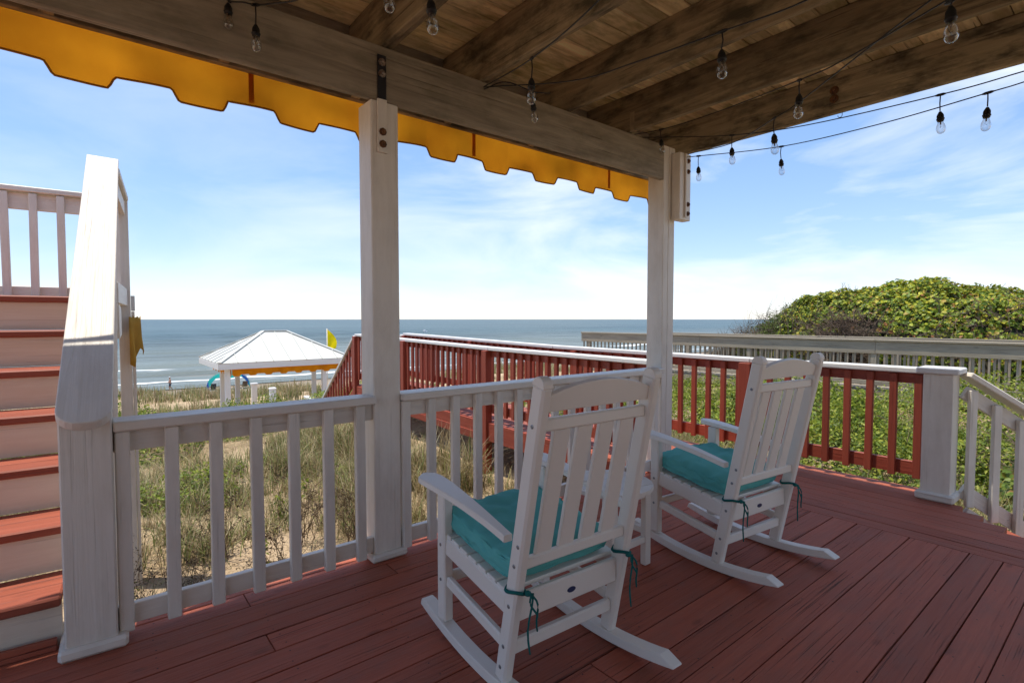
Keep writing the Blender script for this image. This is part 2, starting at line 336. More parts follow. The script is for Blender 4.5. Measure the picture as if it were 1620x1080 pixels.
def sandmat():
    m, t, b, o = nodes('dune_sand'); lk = t.links
    tcn = nn(t, 'ShaderNodeTexCoord'); n = nn(t, 'ShaderNodeTexNoise'); n.inputs['Scale'].default_value = .9; n.inputs['Detail'].default_value = 8
    lk.new(tcn.outputs['Object'], n.inputs[0]); r = nn(t, 'ShaderNodeValToRGB'); e = r.color_ramp.elements
    e[0].position = .35; e[0].color = (.36, .26, .16, 1); e[1].position = .65; e[1].color = (.52, .39, .25, 1); lk.new(n.outputs[0], r.inputs[0])
    # leaf litter and thatch specks
    v = nn(t, 'ShaderNodeTexNoise'); v.inputs['Scale'].default_value = 34; v.inputs['Detail'].default_value = 5; v.inputs['Roughness'].default_value = .7; lk.new(tcn.outputs['Object'], v.inputs[0])
    vr = ramp(t, [(.50, 0.), (.60, 1.)]); lk.new(v.outputs[0], vr.inputs[0])
    p = nn(t, 'ShaderNodeTexNoise'); p.inputs['Scale'].default_value = 1.4; p.inputs['Detail'].default_value = 3; lk.new(tcn.outputs['Object'], p.inputs[0])
    pr = ramp(t, [(.45, 0.1), (.62, .9)]); lk.new(p.outputs[0], pr.inputs[0])
    mu = nn(t, 'ShaderNodeMath', operation='MULTIPLY'); lk.new(vr.outputs[0], mu.inputs[0]); lk.new(pr.outputs[0], mu.inputs[1])
    mxx = nn(t, 'ShaderNodeMixRGB'); mxx.inputs[2].default_value = (.13, .09, .05, 1); lk.new(mu.outputs[0], mxx.inputs[0]); lk.new(r.outputs[0], mxx.inputs[1])
    # damp sand close to the water
    sp = nn(t, 'ShaderNodeSeparateXYZ'); lk.new(tcn.outputs['Object'], sp.inputs[0]); mr = nn(t, 'ShaderNodeMapRange'); mr.inputs[1].default_value = 68; mr.inputs[2].default_value = 78
    lk.new(sp.outputs[1], mr.inputs[0]); m3 = nn(t, 'ShaderNodeMixRGB'); m3.inputs[2].default_value = (.25, .20, .15, 1); lk.new(mr.outputs[0], m3.inputs[0]); 
    # open beach is pale and clean
    mb = nn(t, 'ShaderNodeMapRange'); mb.inputs[1].default_value = 48; mb.inputs[2].default_value = 60; lk.new(sp.outputs[1], mb.inputs[0])
    m4 = nn(t, 'ShaderNodeMixRGB'); m4.inputs[2].default_value = (.46, .38, .29, 1); lk.new(mb.outputs[0], m4.inputs[0]); lk.new(mxx.outputs[0], m4.inputs[1]); lk.new(m4.outputs[0], m3.inputs[1])
    lk.new(m3.outputs[0], b.inputs['Base Color']); b.inputs['Roughness'].default_value = .95; b.inputs['Specular IOR Level'].default_value = .1
    n2 = nn(t, 'ShaderNodeTexNoise'); n2.inputs['Scale'].default_value = 9; n2.inputs['Detail'].default_value = 7; lk.new(tcn.outputs['Object'], n2.inputs[0])
    bp = nn(t, 'ShaderNodeBump'); bp.inputs['Strength'].default_value = .8; bp.inputs['Distance'].default_value = .06; lk.new(n2.outputs[0], bp.inputs['Height']); lk.new(bp.outputs[0], b.inputs['Normal'])
    return m
grid_obj('dune_ground', graded(-8, 26, .22, 9000), np.concatenate([-np.cumsum(1.3 ** np.arange(26))[::-1] * .6 - 6, np.arange(-6, 30, .22), np.arange(30, 90, .8), np.arange(92, 1000, 20.), np.arange(1100, 9000, 900.)]), ground_z, sandmat(), kind='structure')

def seamat():
    m, t, b, o = nodes('sea_water'); lk = t.links
    tcn = nn(t, 'ShaderNodeTexCoord')
    mpn = nn(t, 'ShaderNodeMapping'); mpn.inputs['Scale'].default_value = (.035, .16, 1); mpn.inputs['Rotation'].default_value = (0, 0, rad(2)); lk.new(tcn.outputs['Object'], mpn.inputs[0])
    n = nn(t, 'ShaderNodeTexNoise'); n.inputs['Scale'].default_value = 1.; n.inputs['Detail'].default_value = 6; n.inputs['Roughness'].default_value = .6; lk.new(mpn.outputs[0], n.inputs[0])
    mp2 = nn(t, 'ShaderNodeMapping'); mp2.inputs['Scale'].default_value = (.004, .022, 1); lk.new(tcn.outputs['Object'], mp2.inputs[0])
    n2 = nn(t, 'ShaderNodeTexNoise'); n2.inputs['Scale'].default_value = 1.; n2.inputs['Detail'].default_value = 4; lk.new(mp2.outputs[0], n2.inputs[0])
    sp = nn(t, 'ShaderNodeSeparateXYZ'); lk.new(tcn.outputs['Object'], sp.inputs[0])
    # shallow greenish-grey water over sand near the shore, deeper blue-grey beyond
    mr = nn(t, 'ShaderNodeMapRange'); mr.inputs[1].default_value = 85; mr.inputs[2].default_value = 330; mr.interpolation_type = 'SMOOTHSTEP'; lk.new(sp.outputs[1], mr.inputs[0])
    c = nn(t, 'ShaderNodeMixRGB'); c.inputs[1].default_value = (.15, .17, .145, 1); c.inputs[2].default_value = (.062, .098, .095, 1); lk.new(mr.outputs[0], c.inputs[0])
    hv = nn(t, 'ShaderNodeHueSaturation'); rr = nn(t, 'ShaderNodeMapRange'); rr.inputs[1].default_value = .3; rr.inputs[2].default_value = .7; rr.inputs[3].default_value = .72; rr.inputs[4].default_value = 1.25
    lk.new(n2.outputs[0], rr.inputs[0]); lk.new(rr.outputs[0], hv.inputs['Value']); lk.new(c.outputs[0], hv.inputs['Color'])
    # foam: breaker line, swash line, in wandering bands
    wn = nn(t, 'ShaderNodeTexNoise'); wn.inputs['Scale'].default_value = .05; wn.inputs['Detail'].default_value = 3; lk.new(tcn.outputs['Object'], wn.inputs[0])
    wo = nn(t, 'ShaderNodeMath', operation='MULTIPLY_ADD', i_1=14, i_2=-7); lk.new(wn.outputs[0], wo.inputs[0])
    yy = nn(t, 'ShaderNodeMath', operation='ADD'); lk.new(sp.outputs[1], yy.inputs[0]); lk.new(wo.outputs[0], yy.inputs[1])
    tot = None
    for yc, hw, st in ((113, 3.4, .90), (105, 1.5, .46), (88, 1.8, .76), (84.5, .8, .55), (97, 1.2, .36)):
        s = nn(t, 'ShaderNodeMath', operation='SUBTRACT', i_1=yc); lk.new(yy.outputs[0], s.inputs[0])
        a = nn(t, 'ShaderNodeMath', operation='ABSOLUTE'); lk.new(s.outputs[0], a.inputs[0])
        q = nn(t, 'ShaderNodeMapRange'); q.inputs[1].default_value = 0; q.inputs[2].default_value = hw; q.inputs[3].default_value = st; q.inputs[4].default_value = 0; lk.new(a.outputs[0], q.inputs[0])
        if tot is None: tot = q.outputs[0]
        else:
            mm = nn(t, 'ShaderNodeMath', operation='MAXIMUM'); lk.new(tot, mm.inputs[0]); lk.new(q.outputs[0], mm.inputs[1]); tot = mm.outputs[0]
    fn = nn(t, 'ShaderNodeTexNoise'); fn.inputs['Scale'].default_value = 1.; fn.inputs['Detail'].default_value = 8; fn.inputs['Roughness'].default_value = .7
    mp3 = nn(t, 'ShaderNodeMapping'); mp3.inputs['Scale'].default_value = (.12, .5, 1); lk.new(tcn.outputs['Object'], mp3.inputs[0]); lk.new(mp3.outputs[0], fn.inputs[0])
    fa = nn(t, 'ShaderNodeMath', operation='ADD'); lk.new(tot, fa.inputs[0]); lk.new(fn.outputs[0], fa.inputs[1])
    fr = ramp(t, [(.86, 0.), (1.0, 1.)]); 
    fs = nn(t, 'ShaderNodeMath', operation='MULTIPLY', i_1=.80); lk.new(fa.outputs[0], fs.inputs[0]); lk.new(fs.outputs[0], fr.inputs[0])
    fr.color_ramp.elements[0].position = .72; fr.color_ramp.elements[1].position = .90
    fm = nn(t, 'ShaderNodeMixRGB'); fm.inputs[2].default_value = (.80, .80, .78, 1); lk.new(fr.outputs[0], fm.inputs[0]); lk.new(hv.outputs[0], fm.inputs[1]); lk.new(fm.outputs[0], b.inputs['Base Color'])
    ro = nn(t, 'ShaderNodeMapRange'); ro.inputs[3].default_value = .34; ro.inputs[4].default_value = .9; lk.new(fr.outputs[0], ro.inputs[0]); lk.new(ro.outputs[0], b.inputs['Roughness'])
    b.inputs['Specular IOR Level'].default_value = .18
    bp = nn(t, 'ShaderNodeBump'); bp.inputs['Strength'].default_value = 1.; bp.inputs['Distance'].default_value = 1.6; lk.new(n.outputs[0], bp.inputs['Height'])
    n4 = nn(t, 'ShaderNodeTexNoise'); n4.inputs['Scale'].default_value = 1.; n4.inputs['Detail'].default_value = 4
    mp4 = nn(t, 'ShaderNodeMapping'); mp4.inputs['Scale'].default_value = (.5, 1.5, 1); lk.new(tcn.outputs['Object'], mp4.inputs[0]); lk.new(mp4.outputs[0], n4.inputs[0])
    bp2 = nn(t, 'ShaderNodeBump'); bp2.inputs['Strength'].default_value = .6; bp2.inputs['Distance'].default_value = .15; lk.new(n4.outputs[0], bp2.inputs['Height']); lk.new(bp.outputs[0], bp2.inputs['Normal']); lk.new(bp2.outputs[0], b.inputs['Normal'])
    return m
def sea_z(x, y):
    f = sst(86, 100, y) * (1 - sst(260, 600, y))
    ph = (y + 3 * np.sin(x * .03) + 2 * np.sin(x * .071 + 1)) * 2 * np.pi / 15
    return -7.52 + f * .24 * (np.sin(ph) + .35 * np.sin(ph * 1.7 + x * .05)) + f * .10 * np.sin(x * .21 + y * .4)
grid_obj('sea', graded(-60, 260, 3, 40000, 1.3), np.concatenate([np.arange(79, 200, .9), np.arange(200, 600, 3), 600 * 1.18 ** np.arange(26)]), sea_z, seamat(), kind='structure')

# ---------------------------------------------------------------- deck
deck = root('deck', (0, 0, 0), kind='structure')
Y_EDGE, X_DIV = 2.955, 3.95
zc = -.019
def diag_clip(): return 3.97                      # the chamfered corner: x - y <= 3.97
y = Y_EDGE; row = 0
while y > -2.4:
    yc = y - .07; xs = [-3.2]
    if row % 3 == 1: xs += [random.uniform(-.4, .6)]
    elif row % 3 == 2: xs += [random.uniform(1.2, 2.2)]
    if row == 1: xs = [-3.2, .58]
    xe = min(X_DIV, diag_clip() + yc); xs.append(xe)
    for a, b in zip(xs, xs[1:]):
        if b - a < .1: continue
        board('deck_board', (a + .002, yc, zc), (b - .002, yc, zc), .1385, .038, M['deck'], deck, bev=.0022, jitter=.0010)
    y -= .1435; row += 1
x = X_DIV + .004
for i in range(9):
    xc = x + .066; y0 = max(-2.4, xc - diag_clip())
    if i == 8: pass
    board('deck_board', (xc, y0, zc), (xc, 3.72, zc), .1315, .038, M['deck'], deck, bev=.0022, jitter=.0008)
    x += .136
# frame beneath the boards
box('rim_joist', -3.2, 3.95, 2.925, 2.953, -.28, -.04, M['redrail'], deck)
box('rim_joist', 5.145, 5.175, 1.2, 9.7, -.27, -.04, M['redrail'], deck)
for yy in (2.2, 1.2, .2): box('joist', -3.2, 4.0, yy - .02, yy + .02, -.29, -.045, M['joist'], deck)
a = Vector((5.13, 1.14, -.15)); b = Vector((1.7, -2.29, -.15)); board('rim_joist', a, b, .03, .2, M['redrail'], deck)

bm = bmesh.new()
def nail(x, y, z=0.0005, r=.0038):
    vs = [bm.verts.new((x + r * math.cos(a), y + r * math.sin(a), z)) for a in (0, 1.05, 2.09, 3.14, 4.19, 5.24)]; bm.faces.new(vs)
y = Y_EDGE - .07
while y > -.6:
    for xj in (.20, .62, 1.03, 1.45, 1.86, 2.27, 2.68, 3.1, 3.5, 3.925):
        for s in (-.042, .042): nail(xj + random.uniform(-.012, .012), y + s + random.uniform(-.006, .006))
    y -= .1435
for i in range(9):
    for yj in np.arange(-.2, 3.6, .405):
        for s in (-.038, .038): nail(X_DIV + .07 + .136 * i + s, yj + random.uniform(-.01, .01), .0008)
me = bm_mesh(bm, 'nails', plain('nail_head', (.035, .016, .014), rough=.6)); link('nail_heads', me, deck, None, kind='stuff')

# boardwalk ----------------------------------------------------------
def walk_z(y): return .10 * float(sst(3.7, 9.7, y))
bw = root('boardwalk', (4.62, 3.75, 0), 'red painted boardwalk leading from the deck to the beach stairs', 'boardwalk')
y = 3.745
while y < 9.72:
    z = walk_z(y + .07) - .019
    board('walkway_board', (4.07, y + .07, z), (5.14, y + .07, z), .136, .038, M['redfloor'], bw, bev=.004, jitter=.001); y += .1425
board('fascia', (4.045, 2.96, -.14), (4.045, 6.3, -.14 + .05), .035, .235, M['redrail'], bw)
board('fascia', (4.045, 6.304, -.14 + .05), (4.045, 9.74, -.04), .035, .235, M['redrail'], bw)
board('ledger', (4.03, 5.6, -.19), (4.03, 9.6, -.10), .03, .10, M['redrail'], bw)
for yy in (3.4, 5.5, 7.7, 9.62):
    for xx in (4.12, 5.06):
        gz = float(ground_z(xx, yy)); box('support_post', xx - .045, xx + .045, yy - .045 + .1, yy + .045 + .1, gz - .25, walk_z(yy) - .045, M['redrail'], bw)
# far stairs down to the sand
for k in range(11):
    yy = 9.74 + .26 * (k + .5); z = .10 - .205 * (k + 1) + .02
    for s in (-.073, .073): board('tread', (4.09, yy + s * .9, z), (5.12, yy + s * .9, z), .128, .036, M['redfloor'], bw)
for xx in (4.06, 5.15): board('stringer', (xx, 9.74, -.05), (xx, 12.5, -2.22), .04, .24, M['redrail'], bw)

# ---------------------------------------------------------------- railings
def railing(rt, p0, p1, cap, sub, bot, pitch, n, mats, inset=.08, bw_=.052, bt=.036, capw=.14, capt=.042, first=None, balz=None, subt=.036, ends=0, botw=.036):
    """p0,p1: line of the rail centre at floor level; n: side on which the balusters are nailed; cap/sub/bot are heights above it"""
    p0 = Vector(p0); p1 = Vector(p1); d = p1 - p0; h = Vector((d.x, d.y, 0)); Lh = h.length; hd = h / Lh; n = Vector(n).normalized()
    slope = d.z / Lh; Z = Vector((0, 0, 1)); up = Vector((-hd.x * slope, -hd.y * slope, 1)).normalized()
    if cap: board('top_rail', p0 + Z * (cap - capt / 2), p1 + Z * (cap - capt / 2), capw, capt, mats[0], rt, up=up, bev=.006)
    if sub: board('upper_rail', p0 + Z * (sub[0] + sub[1]) / 2, p1 + Z * (sub[0] + sub[1]) / 2, subt, sub[1] - sub[0], mats[1], rt, up=up)
    if bot: board('lower_rail', p0 + Z * (bot[0] + bot[1]) / 2, p1 + Z * (bot[0] + bot[1]) / 2, botw, bot[1] - bot[0], mats[1], rt, up=up)
    z0, z1 = balz; s = inset if first is None else first
    while s < Lh - inset * .6:
        q = p0 + hd * s + Z * (slope * s) + n * (subt / 2 + bt / 2 + .001)
        tw = random.uniform(-.012, .012)
        Mw = frame(q + Z * z0, q + Z * z1, n); 
        Mw = Mw @ Matrix.Rotation(tw * .5, 4, 'Z') @ Matrix.Rotation(tw, 4, 'X')
        link('baluster', boxmesh(z1 - z0, bw_, bt, mats[2], .004), rt, Mw); s += pitch
WM = (M['white'], M['white'], M['white'])
r1 = root('deck_railing', (.6, 2.74, 0), 'white painted railing between the stair newel and the middle porch post', 'railing', 'white deck railings')
railing(r1, (.085, 2.758, 0), (1.232, 2.758, 0), .93, (.795, .887), (.05, .135), .1725, (0, -1, 0), WM, first=.03, balz=(.035, .885), capw=.15, capt=.042)
r2 = root('deck_railing', (2.6, 2.74, 0), 'white painted railing behind the rocking chairs between the two porch posts', 'railing', 'white deck railings')
railing(r2, (1.394, 2.758, 0), (3.877, 2.758, 0), .93, (.795, .887), (.05, .135), .169, (0, -1, 0), WM, first=.03, balz=(.035, .885), capw=.15, capt=.042)
RM = (M['white_bright'], M['redrail'], M['redrail'])
def redpost(rt, x, y, z0, z1, s=.09): box('rail_post', x - s / 2, x + s / 2, y - s / 2, y + s / 2, z0, z1, M['redrail'], rt, bev=.004)
r3 = root('boardwalk_railing', (5.1, 5.4, 0), 'far side red railing with white cap, from the corner newel out along the boardwalk', 'railing', 'red boardwalk railings')
railing(r3, (5.10, 1.13, 0), (5.10, 2.52, 0), .972, (.845, .93), (.115, .225), .165, (-1, 0, 0), RM, first=.055, balz=(.10, .92))
railing(r3, (5.10, 2.524, 0), (5.10, 5.3, walk_z(5.3)), .972, (.845, .93), (.115, .225), .165, (-1, 0, 0), RM, first=.12, balz=(.10, .92))
railing(r3, (5.10, 5.304, walk_z(5.3)), (5.10, 9.7, walk_z(9.7)), .972, (.845, .93), (.115, .225), .165, (-1, 0, 0), RM, first=.1, balz=(.10, .92))
for yy, s in ((2.56, .115), (4.9, .09), (7.3, .09), (9.66, .09)): redpost(r3, 5.052, yy, walk_z(yy) - .02, walk_z(yy) + .925, s)
for yy in (2.56, ): pass
r4 = root('boardwalk_railing', (4.1, 6.3, 0), 'near side red railing with white cap, from the corner porch post out along the boardwalk', 'railing', 'red boardwalk railings')
railing(r4, (4.10, 2.9, 0), (4.10, 5.45, walk_z(5.45)), .972, (.845, .93), (.115, .225), .150, (-1, 0, 0), RM, first=.12, balz=(.10, .92))
railing(r4, (4.10, 5.454, walk_z(5.45)), (4.10, 9.74, walk_z(9.74)), .972, (.845, .93), (.115, .225), .150, (-1, 0, 0), RM, first=.1, balz=(.10, .92))
for yy, zz in ((5.5, -.9), (7.75, -.9), (9.72, -1.2)): redpost(r4, 4.045, yy, zz, walk_z(yy) + .925, .10)
for xx, lab in ((4.10, 'near side red handrail sloping down the far end of the boardwalk'), (5.10, 'far side red handrail going down at the sea end of the boardwalk')):
    r = root('beach_stair_railing', (xx, 11, -1), lab, 'railing', 'handrails of the beach stairs')
    railing(r, (xx, 9.80, .08), (xx, 12.35, .08 - 2.55 * .80), .97, (.80, .90), (.13, .23), .15, (-1, 0, 0), RM, first=.12, balz=(.08, .88))
    box('rail_post', xx - .045, xx + .045, 12.3, 12.39, -3.1, -1.1, M['redrail'], r)

# corner newel and the diagonal stair at the right ---------------------
nw = root('corner_newel', (4.98, 1.03, 0), 'boxed white newel post with square cap at the deck corner', 'newel post')
box('post_box', 4.89, 5.07, .94, 1.12, 0.002, .945, M['white'], nw, bev=.005)
box('base_trim', 4.862, 5.098, .912, 1.148, 0.001, .062, M['white'], nw, bev=.012)
box('cap', 4.855, 5.105, .905, 1.16, .948, .992, M['white_bright'], nw, bev=.008)
ds = root('side_stair', (5.1, .8, 0), 'red treads and white stringer of the short stair off the deck corner', 'stairs')
dd = Vector((1, -1, 0)).normalized(); de = Vector((-1, -1, 0)).normalized()
for k in range(4):
    for q in (0, 1):
        c0 = Vector((5.02, .93, 0)) + dd * (.03 + .28 * k + .14 * q + .07) + Vector((0, 0, -.18 * (k + 1) - .02))
        board('tread', c0, c0 + de * 1.5, .134, .036, M['tread'], ds)
s0 = Vector((5.055, .915, -.14)); board('stringer', s0 - de * .0, s0 + dd * 1.3 + Vector((0, 0, -.82)), .036, .2, M['white'], ds, up=(.45, -.45, .77))
dr = root('side_stair_railing', (5.4, .6, -.3), 'white railing sloping down to the right from the corner newel', 'railing')
q0 = Vector((5.075, .915, 0)); q1 = q0 + dd * 1.25 + Vector((0, 0, -1.25 * .64))
railing(dr, q0, q1, .965, (.76, .86), (.02, .125), .168, de, WM, first=.035, balz=(-.02, .85), capw=.14, capt=.04, bw_=.052)

# ---------------------------------------------------------------- porch posts
def bolt(parent, x, y, z, r=.017, mat='rust', washer=True, nrm='y'):
    R_ = Matrix.Rotation(math.pi / 2, 4, 'X') if nrm == 'y' else Matrix.Rotation(-math.pi / 2, 4, 'Y')
    if ('bolt', mat) not in CACHE:
        CACHE[('bolt', mat)] = lathe_mesh([(0, -.004), (.021, -.004), (.021, .004), (.012, .005), (.012, .016), (.005, .018), (0, .024)], M[mat], 8, False)
    return link('bolt', CACHE[('bolt', mat)], parent, T(x, y, z) @ R_)
p1 = root('porch_post', (1.31, 2.80, 0), 'middle white porch post with a steel strap and rusty bolts at its top', 'post')
box('shaft', 1.232, 1.394, 2.72, 2.882, .002, 2.535, M['white'], p1, bev=.006)
box('base_trim', 1.205, 1.421, 2.693, 2.909, .001, .045, M['white'], p1, bev=.012)
st = box('steel_strap', 1.268, 1.318, 2.706, 2.712, 2.27, 2.775, M['steel'], p1, bev=.001)
stw = box('painted_strap_end', 1.266, 1.320, 2.7035, 2.718, 2.255, 2.54, M['white'], p1, bev=.001)
for z in (2.735, 2.675): bolt(st, 1.293, 2.703, z, mat='washer')
for z in (2.365, 2.30): bolt(stw, 1.293, 2.701, z)
p2 = root('porch_post', (3.96, 2.80, 0), 'white corner porch post with a bolted white bracket below the rim beam', 'post')
box('shaft', 3.877, 3.95, 2.72, 2.882, .002, 2.83, M['white'], p2, bev=.005)
box('shaft', 3.953, 4.045, 2.722, 2.882, .002, 2.83, M['white'], p2, bev=.005)
box('base_trim', 3.85, 4.07, 2.693, 2.909, .001, .045, M['white'], p2, bev=.012)
bk = box('bracket_block', 3.985, 4.150, 2.635, 2.718, 2.205, 2.775, M['white'], p2, bev=.005)
box('bracket_strip', 4.050, 4.068, 2.617, 2.634, 2.225, 2.770, M['white'], bk, bev=.003)
for z in (2.715, 2.625, 2.345, 2.265): bolt(bk, 4.108, 2.633, z)

# ---------------------------------------------------------------- upper deck overhead (joists, boards, beams)
up = root('upper_deck', (1, 1, 3), 'weathered wooden underside of the upper deck above the porch', 'upper deck')
for (ya, yb) in ((2.714, 2.757), (2.761, 2.80)):
    box('header_beam', -2.6, 3.872, ya, yb, 2.535 + (0 if ya < 2.75 else .10), 2.828, M['header'], up, bev=.006)
jx = [4.28 - .73 * k for k in range(1, 15)]
jx = [3.44, 2.76, 2.00, 1.34, .62, -.08, -.80, -1.5, -2.2]
for k, xx in enumerate(jx):
    box('joist', xx - .04, xx - .001, -3.0, 3.165, 2.832, 3.1235, M['joist'], up, bev=.005)
    if k in (0, 2, 3): box('joist', xx + .002, xx + .040, -3.0, 3.165, 2.846, 3.1235, M['joist'], up, bev=.005)
for xx in (-.08, .62, 1.34, 2.0, 2.76, 3.44): box('spacer_block', xx - .035, xx + .02, 2.85, 3.166, 2.70, 2.78, M['joist'], up)
box('rim_beam', 4.262, 4.305, -3.0, 3.165, 2.838, 3.1235, M['rim'], up, bev=.006)
box('rim_beam', -2.6, 4.34, 3.172, 3.206, 2.915, 3.16, M['header'], up, bev=.005)
box('awning_board', -2.6, 4.36, 3.168, 3.206, 2.695, 2.912, M['joist'], up, bev=.004)
box('light_stop_strip', 4.322, 4.345, -3.0, 3.165, 3.06, 3.19, M['rim'], up)  # unseen strip added outside the rim to stop light specks on the ceiling
box('light_block_sheet', -2.6, 4.32, -3.0, 3.2, 3.166, 3.172, M['header'], up, bev=0)  # unseen sheet added to keep sun from leaking through the board gaps
box('nailer_block', 3.40, 3.44 , 2.66, 2.71, 2.83, 2.98, M['joist'], up)
y = 3.17
r_ = 0
while y > -3.0:
    xs = [-2.6, random.uniform(-2, -1), random.choice([.62, 1.34, 2.0, 2.76, 3.44]), 4.3]
    for a, b in zip(xs, xs[1:]): board('ceiling_board', (a + .002, y - .07, 3.142 + random.uniform(-.002, .003)), (b - .002, y - .07, 3.142), .1385, .034, M['under'], up, bev=.005, jitter=.001)
    y -= .1425; r_ += 1
# upper deck railing above, out of the frame; its shade falls at the deck corner
ur = root('upper_deck_railing', (4.25, 0, 3.2), 'white railing along the edge of the upper deck above the porch', 'railing')
railing(ur, (4.25, -3.0, 3.18), (4.25, 3.15, 3.18), .95, (.80, .88), None, .5, (-1, 0, 0), WM, balz=(.05, .87))
# rusty lag bolts in the rim beam and a hook below it
lb = link('lag_bolt', lathe_mesh([(0, -.004), (.03, -.004), (.03, .006), (.014, .007), (.014, .03), (0, .034)], M['rust'], 10, False), up, T(4.262, 1.55, 3.00) @ Matrix.Rotation(-math.pi / 2, 4, 'Y'))
link('lag_bolt', lb.data, up, T(4.262, 1.55, 2.94) @ Matrix.Rotation(-math.pi / 2, 4, 'Y'))
hk = [(4.275, 1.50, 2.84), (4.275, 1.50, 2.815)] + [(4.275, 1.50 + .014 * (1 - math.cos(a)), 2.815 - .014 * math.sin(a)) for a in np.linspace(.3, 3.4, 8)]
tube('screw_hook', hk, .0022, M['steel'], up, n=5)

# awning valance along the sea side
aw = root('awning_valance', (1, 3.52, 2.8), 'orange canvas valance with square tabbed hem hanging below the upper deck', 'awning')
def valance(x0, x1, y, zt, zb, tab, phase, pitch, name='canvas', hem=True, parent=aw):
    xs = np.arange(x0, x1 + .005, .012); frac = ((xs - phase) / pitch) % 1.0
    def ease(f):   # 0 at recess 1 at tab, with a rounded shoulder
        return float(np.clip(min((f - .0) / .085, (.55 - f) / .075), 0, 1)) if f < .53 else 0.
    co = []; sm = lambda t: t * t * (3 - 2 * t)
    rows = 6; zbs = []
    for x_, f_ in zip(xs, frac):
        zb_ = zb - tab * sm(ease(f_)); zbs.append(zb_)
    for r in range(rows + 1):
        for x_, zb_ in zip(xs, zbs):
            k = r / rows; z_ = zt + (zb_ - zt) * k
            wv = .016 * math.sin(x_ * 5.1 + 1) * k + .009 * math.sin(x_ * 12.9 + .7) * k * k + .012 * noise.noise(Vector((x_ * 4, z_ * 6, 2)))
            co.append((x_, y + wv + .004 * noise.noise(Vector((x_ * 2, z_ * 3, 0))), z_))
    n = len(xs); f = [(r * n + i, r * n + i + 1, (r + 1) * n + i + 1, (r + 1) * n + i) for r in range(rows) for i in range(n - 1)]
    me = bpy.data.meshes.new('valance'); me.from_pydata(co, [], f); me.materials.append(M['orange'])
    for p in me.polygons: p.use_smooth = True
    o = link(name, me, parent)
    if hem:
        bm = bmesh.new(); pts = [Vector(co[rows * n + i]) for i in range(n)]
        tube_geo(bm, pts, .0055, 5); link('hem', bm_mesh(bm, 'hem', M['hem'], True), parent)
    return o
valance(-2.6, 4.40, 3.215, 2.715, 2.520, .058, -.110, .4886)
for k in range(-2, 3):
    xs_ = .755 + 1.49 * k
    if xs_ > 4.2: continue
    box('seam', xs_ - .013, xs_ + .013, 3.200, 3.204, 2.535, 2.705, M['orangeseam'], aw, bev=0)
# ---------------------------------------------------------------- left staircase
SB = T(0, 2.7, 0) @ Matrix.Rotation(rad(-3.2), 4, 'Z')         # stair frame: +y up the flight
def S(x, y, z): return (SB @ Vector((x, y, z)))
sr = root('staircase', S(-.7, 1.5, 0), 'outside staircase with red treads and cream risers climbing to a landing', 'stairs')
RISE, RUN, NS = .214, .277, 7
for k in range(NS):
    y0 = .12 + RUN * k; z1 = RISE * (k + 1)
    box('riser', -1.25, -.105, y0 + .022, y0 + .042, RISE * k + .001, z1 - .041, M['peach'], sr, base=SB, bev=.001)
    if k < NS - 1:
        box('tread', -1.25, -.105, y0 - .012, y0 + .135, z1 - .04, z1, M['tread'], sr, base=SB, bev=.007)
        box('tread', -1.25, -.105, y0 + .141, y0 + RUN + .018, z1 - .04, z1 - .001, M['tread'], sr, base=SB, bev=.004)
yl = .12 + RUN * (NS - 1); zl = RISE * NS
box('landing_nosing', -1.25, -.03, yl - .012, yl + .13, zl - .04, zl, M['tread'], sr, base=SB, bev=.007)
for k in range(9): box('landing_board', -1.25, .06, yl + .136 + .142 * k, yl + .272 + .142 * k, zl - .04, zl - .001, M['tread'], sr, base=SB, bev=.004)
board('stringer', S(-.06, .20, .20), S(-.06, yl + .1, zl - .08), .036, .27, M['white'], sr, up=SB.to_3x3() @ Vector((0, -.61, .79)))
board('stringer', S(-1.27, .02, .03), S(-1.27, yl + .1, zl - .08), .036, .27, M['white'], sr, up=SB.to_3x3() @ Vector((0, -.61, .79)))
box('landing_fascia', .064, .098, yl, yl + 1.45, zl - .28, zl - .045, M['white'], sr, base=SB)
box('skirt_board', -1.3, -.12, .095, .118, .001, .05, M['deck'], sr, base=SB)

hr = root('stair_handrail', S(0, .5, 0), 'broad white board capped handrail rising from the wide newel at the foot of the stairs', 'handrail')
box('newel', -.086, .083, -.018, .15, .002, .962, M['white'], hr, base=SB, bev=.006)
box('newel_base', -.108, .118, -.04, .17, .001, .05, M['white'], hr, base=SB, bev=.012)
# the sloping cap, rounded at its lower end
slope = (2.49 - .965) / (2.0 + .10); Lc = math.hypot(2.0 + .10, 2.49 - .965)
out_ = []
for a in np.linspace(math.pi, 1.5 * math.pi, 8): out_.append((.075 + .075 * math.cos(a), -.012 + .075 * math.sin(a)))
pts_ = [(0.02, .087), (0.0, .06), (0, -.06), (.02, -.087), (Lc, -.087), (Lc, .087)]
rc = .078
pts_ = [(rc + rc * math.cos(a), .088 - rc + rc * math.sin(a)) for a in np.linspace(math.pi / 2, math.pi, 6)] + [(rc + rc * math.cos(a), -.088 + rc + rc * math.sin(a)) for a in np.linspace(math.pi, 1.5 * math.pi, 6)] + [(Lc, -.088), (Lc, .088)]
capm = prism_mesh(pts_, .042, M['white'], .005)
ca = S(-.002, -.10, .938); cb = S(.030, 2.0, 2.462)
Mc = frame(ca, cb, (0, -.5, 1)); Mc.translation = ca
link('cap_board', capm, hr, Mc)
board('side_board', S(.040, .12, .99), S(.066, 1.98, 2.345), .030, .10, M['white'], hr, up=SB.to_3x3() @ Vector((0, -.61, .79)))
board('lower_rail', S(.04, .15, .22), S(.062, 1.9, 1.48), .030, .09, M['white'], hr, up=SB.to_3x3() @ Vector((0, -.61, .79)))
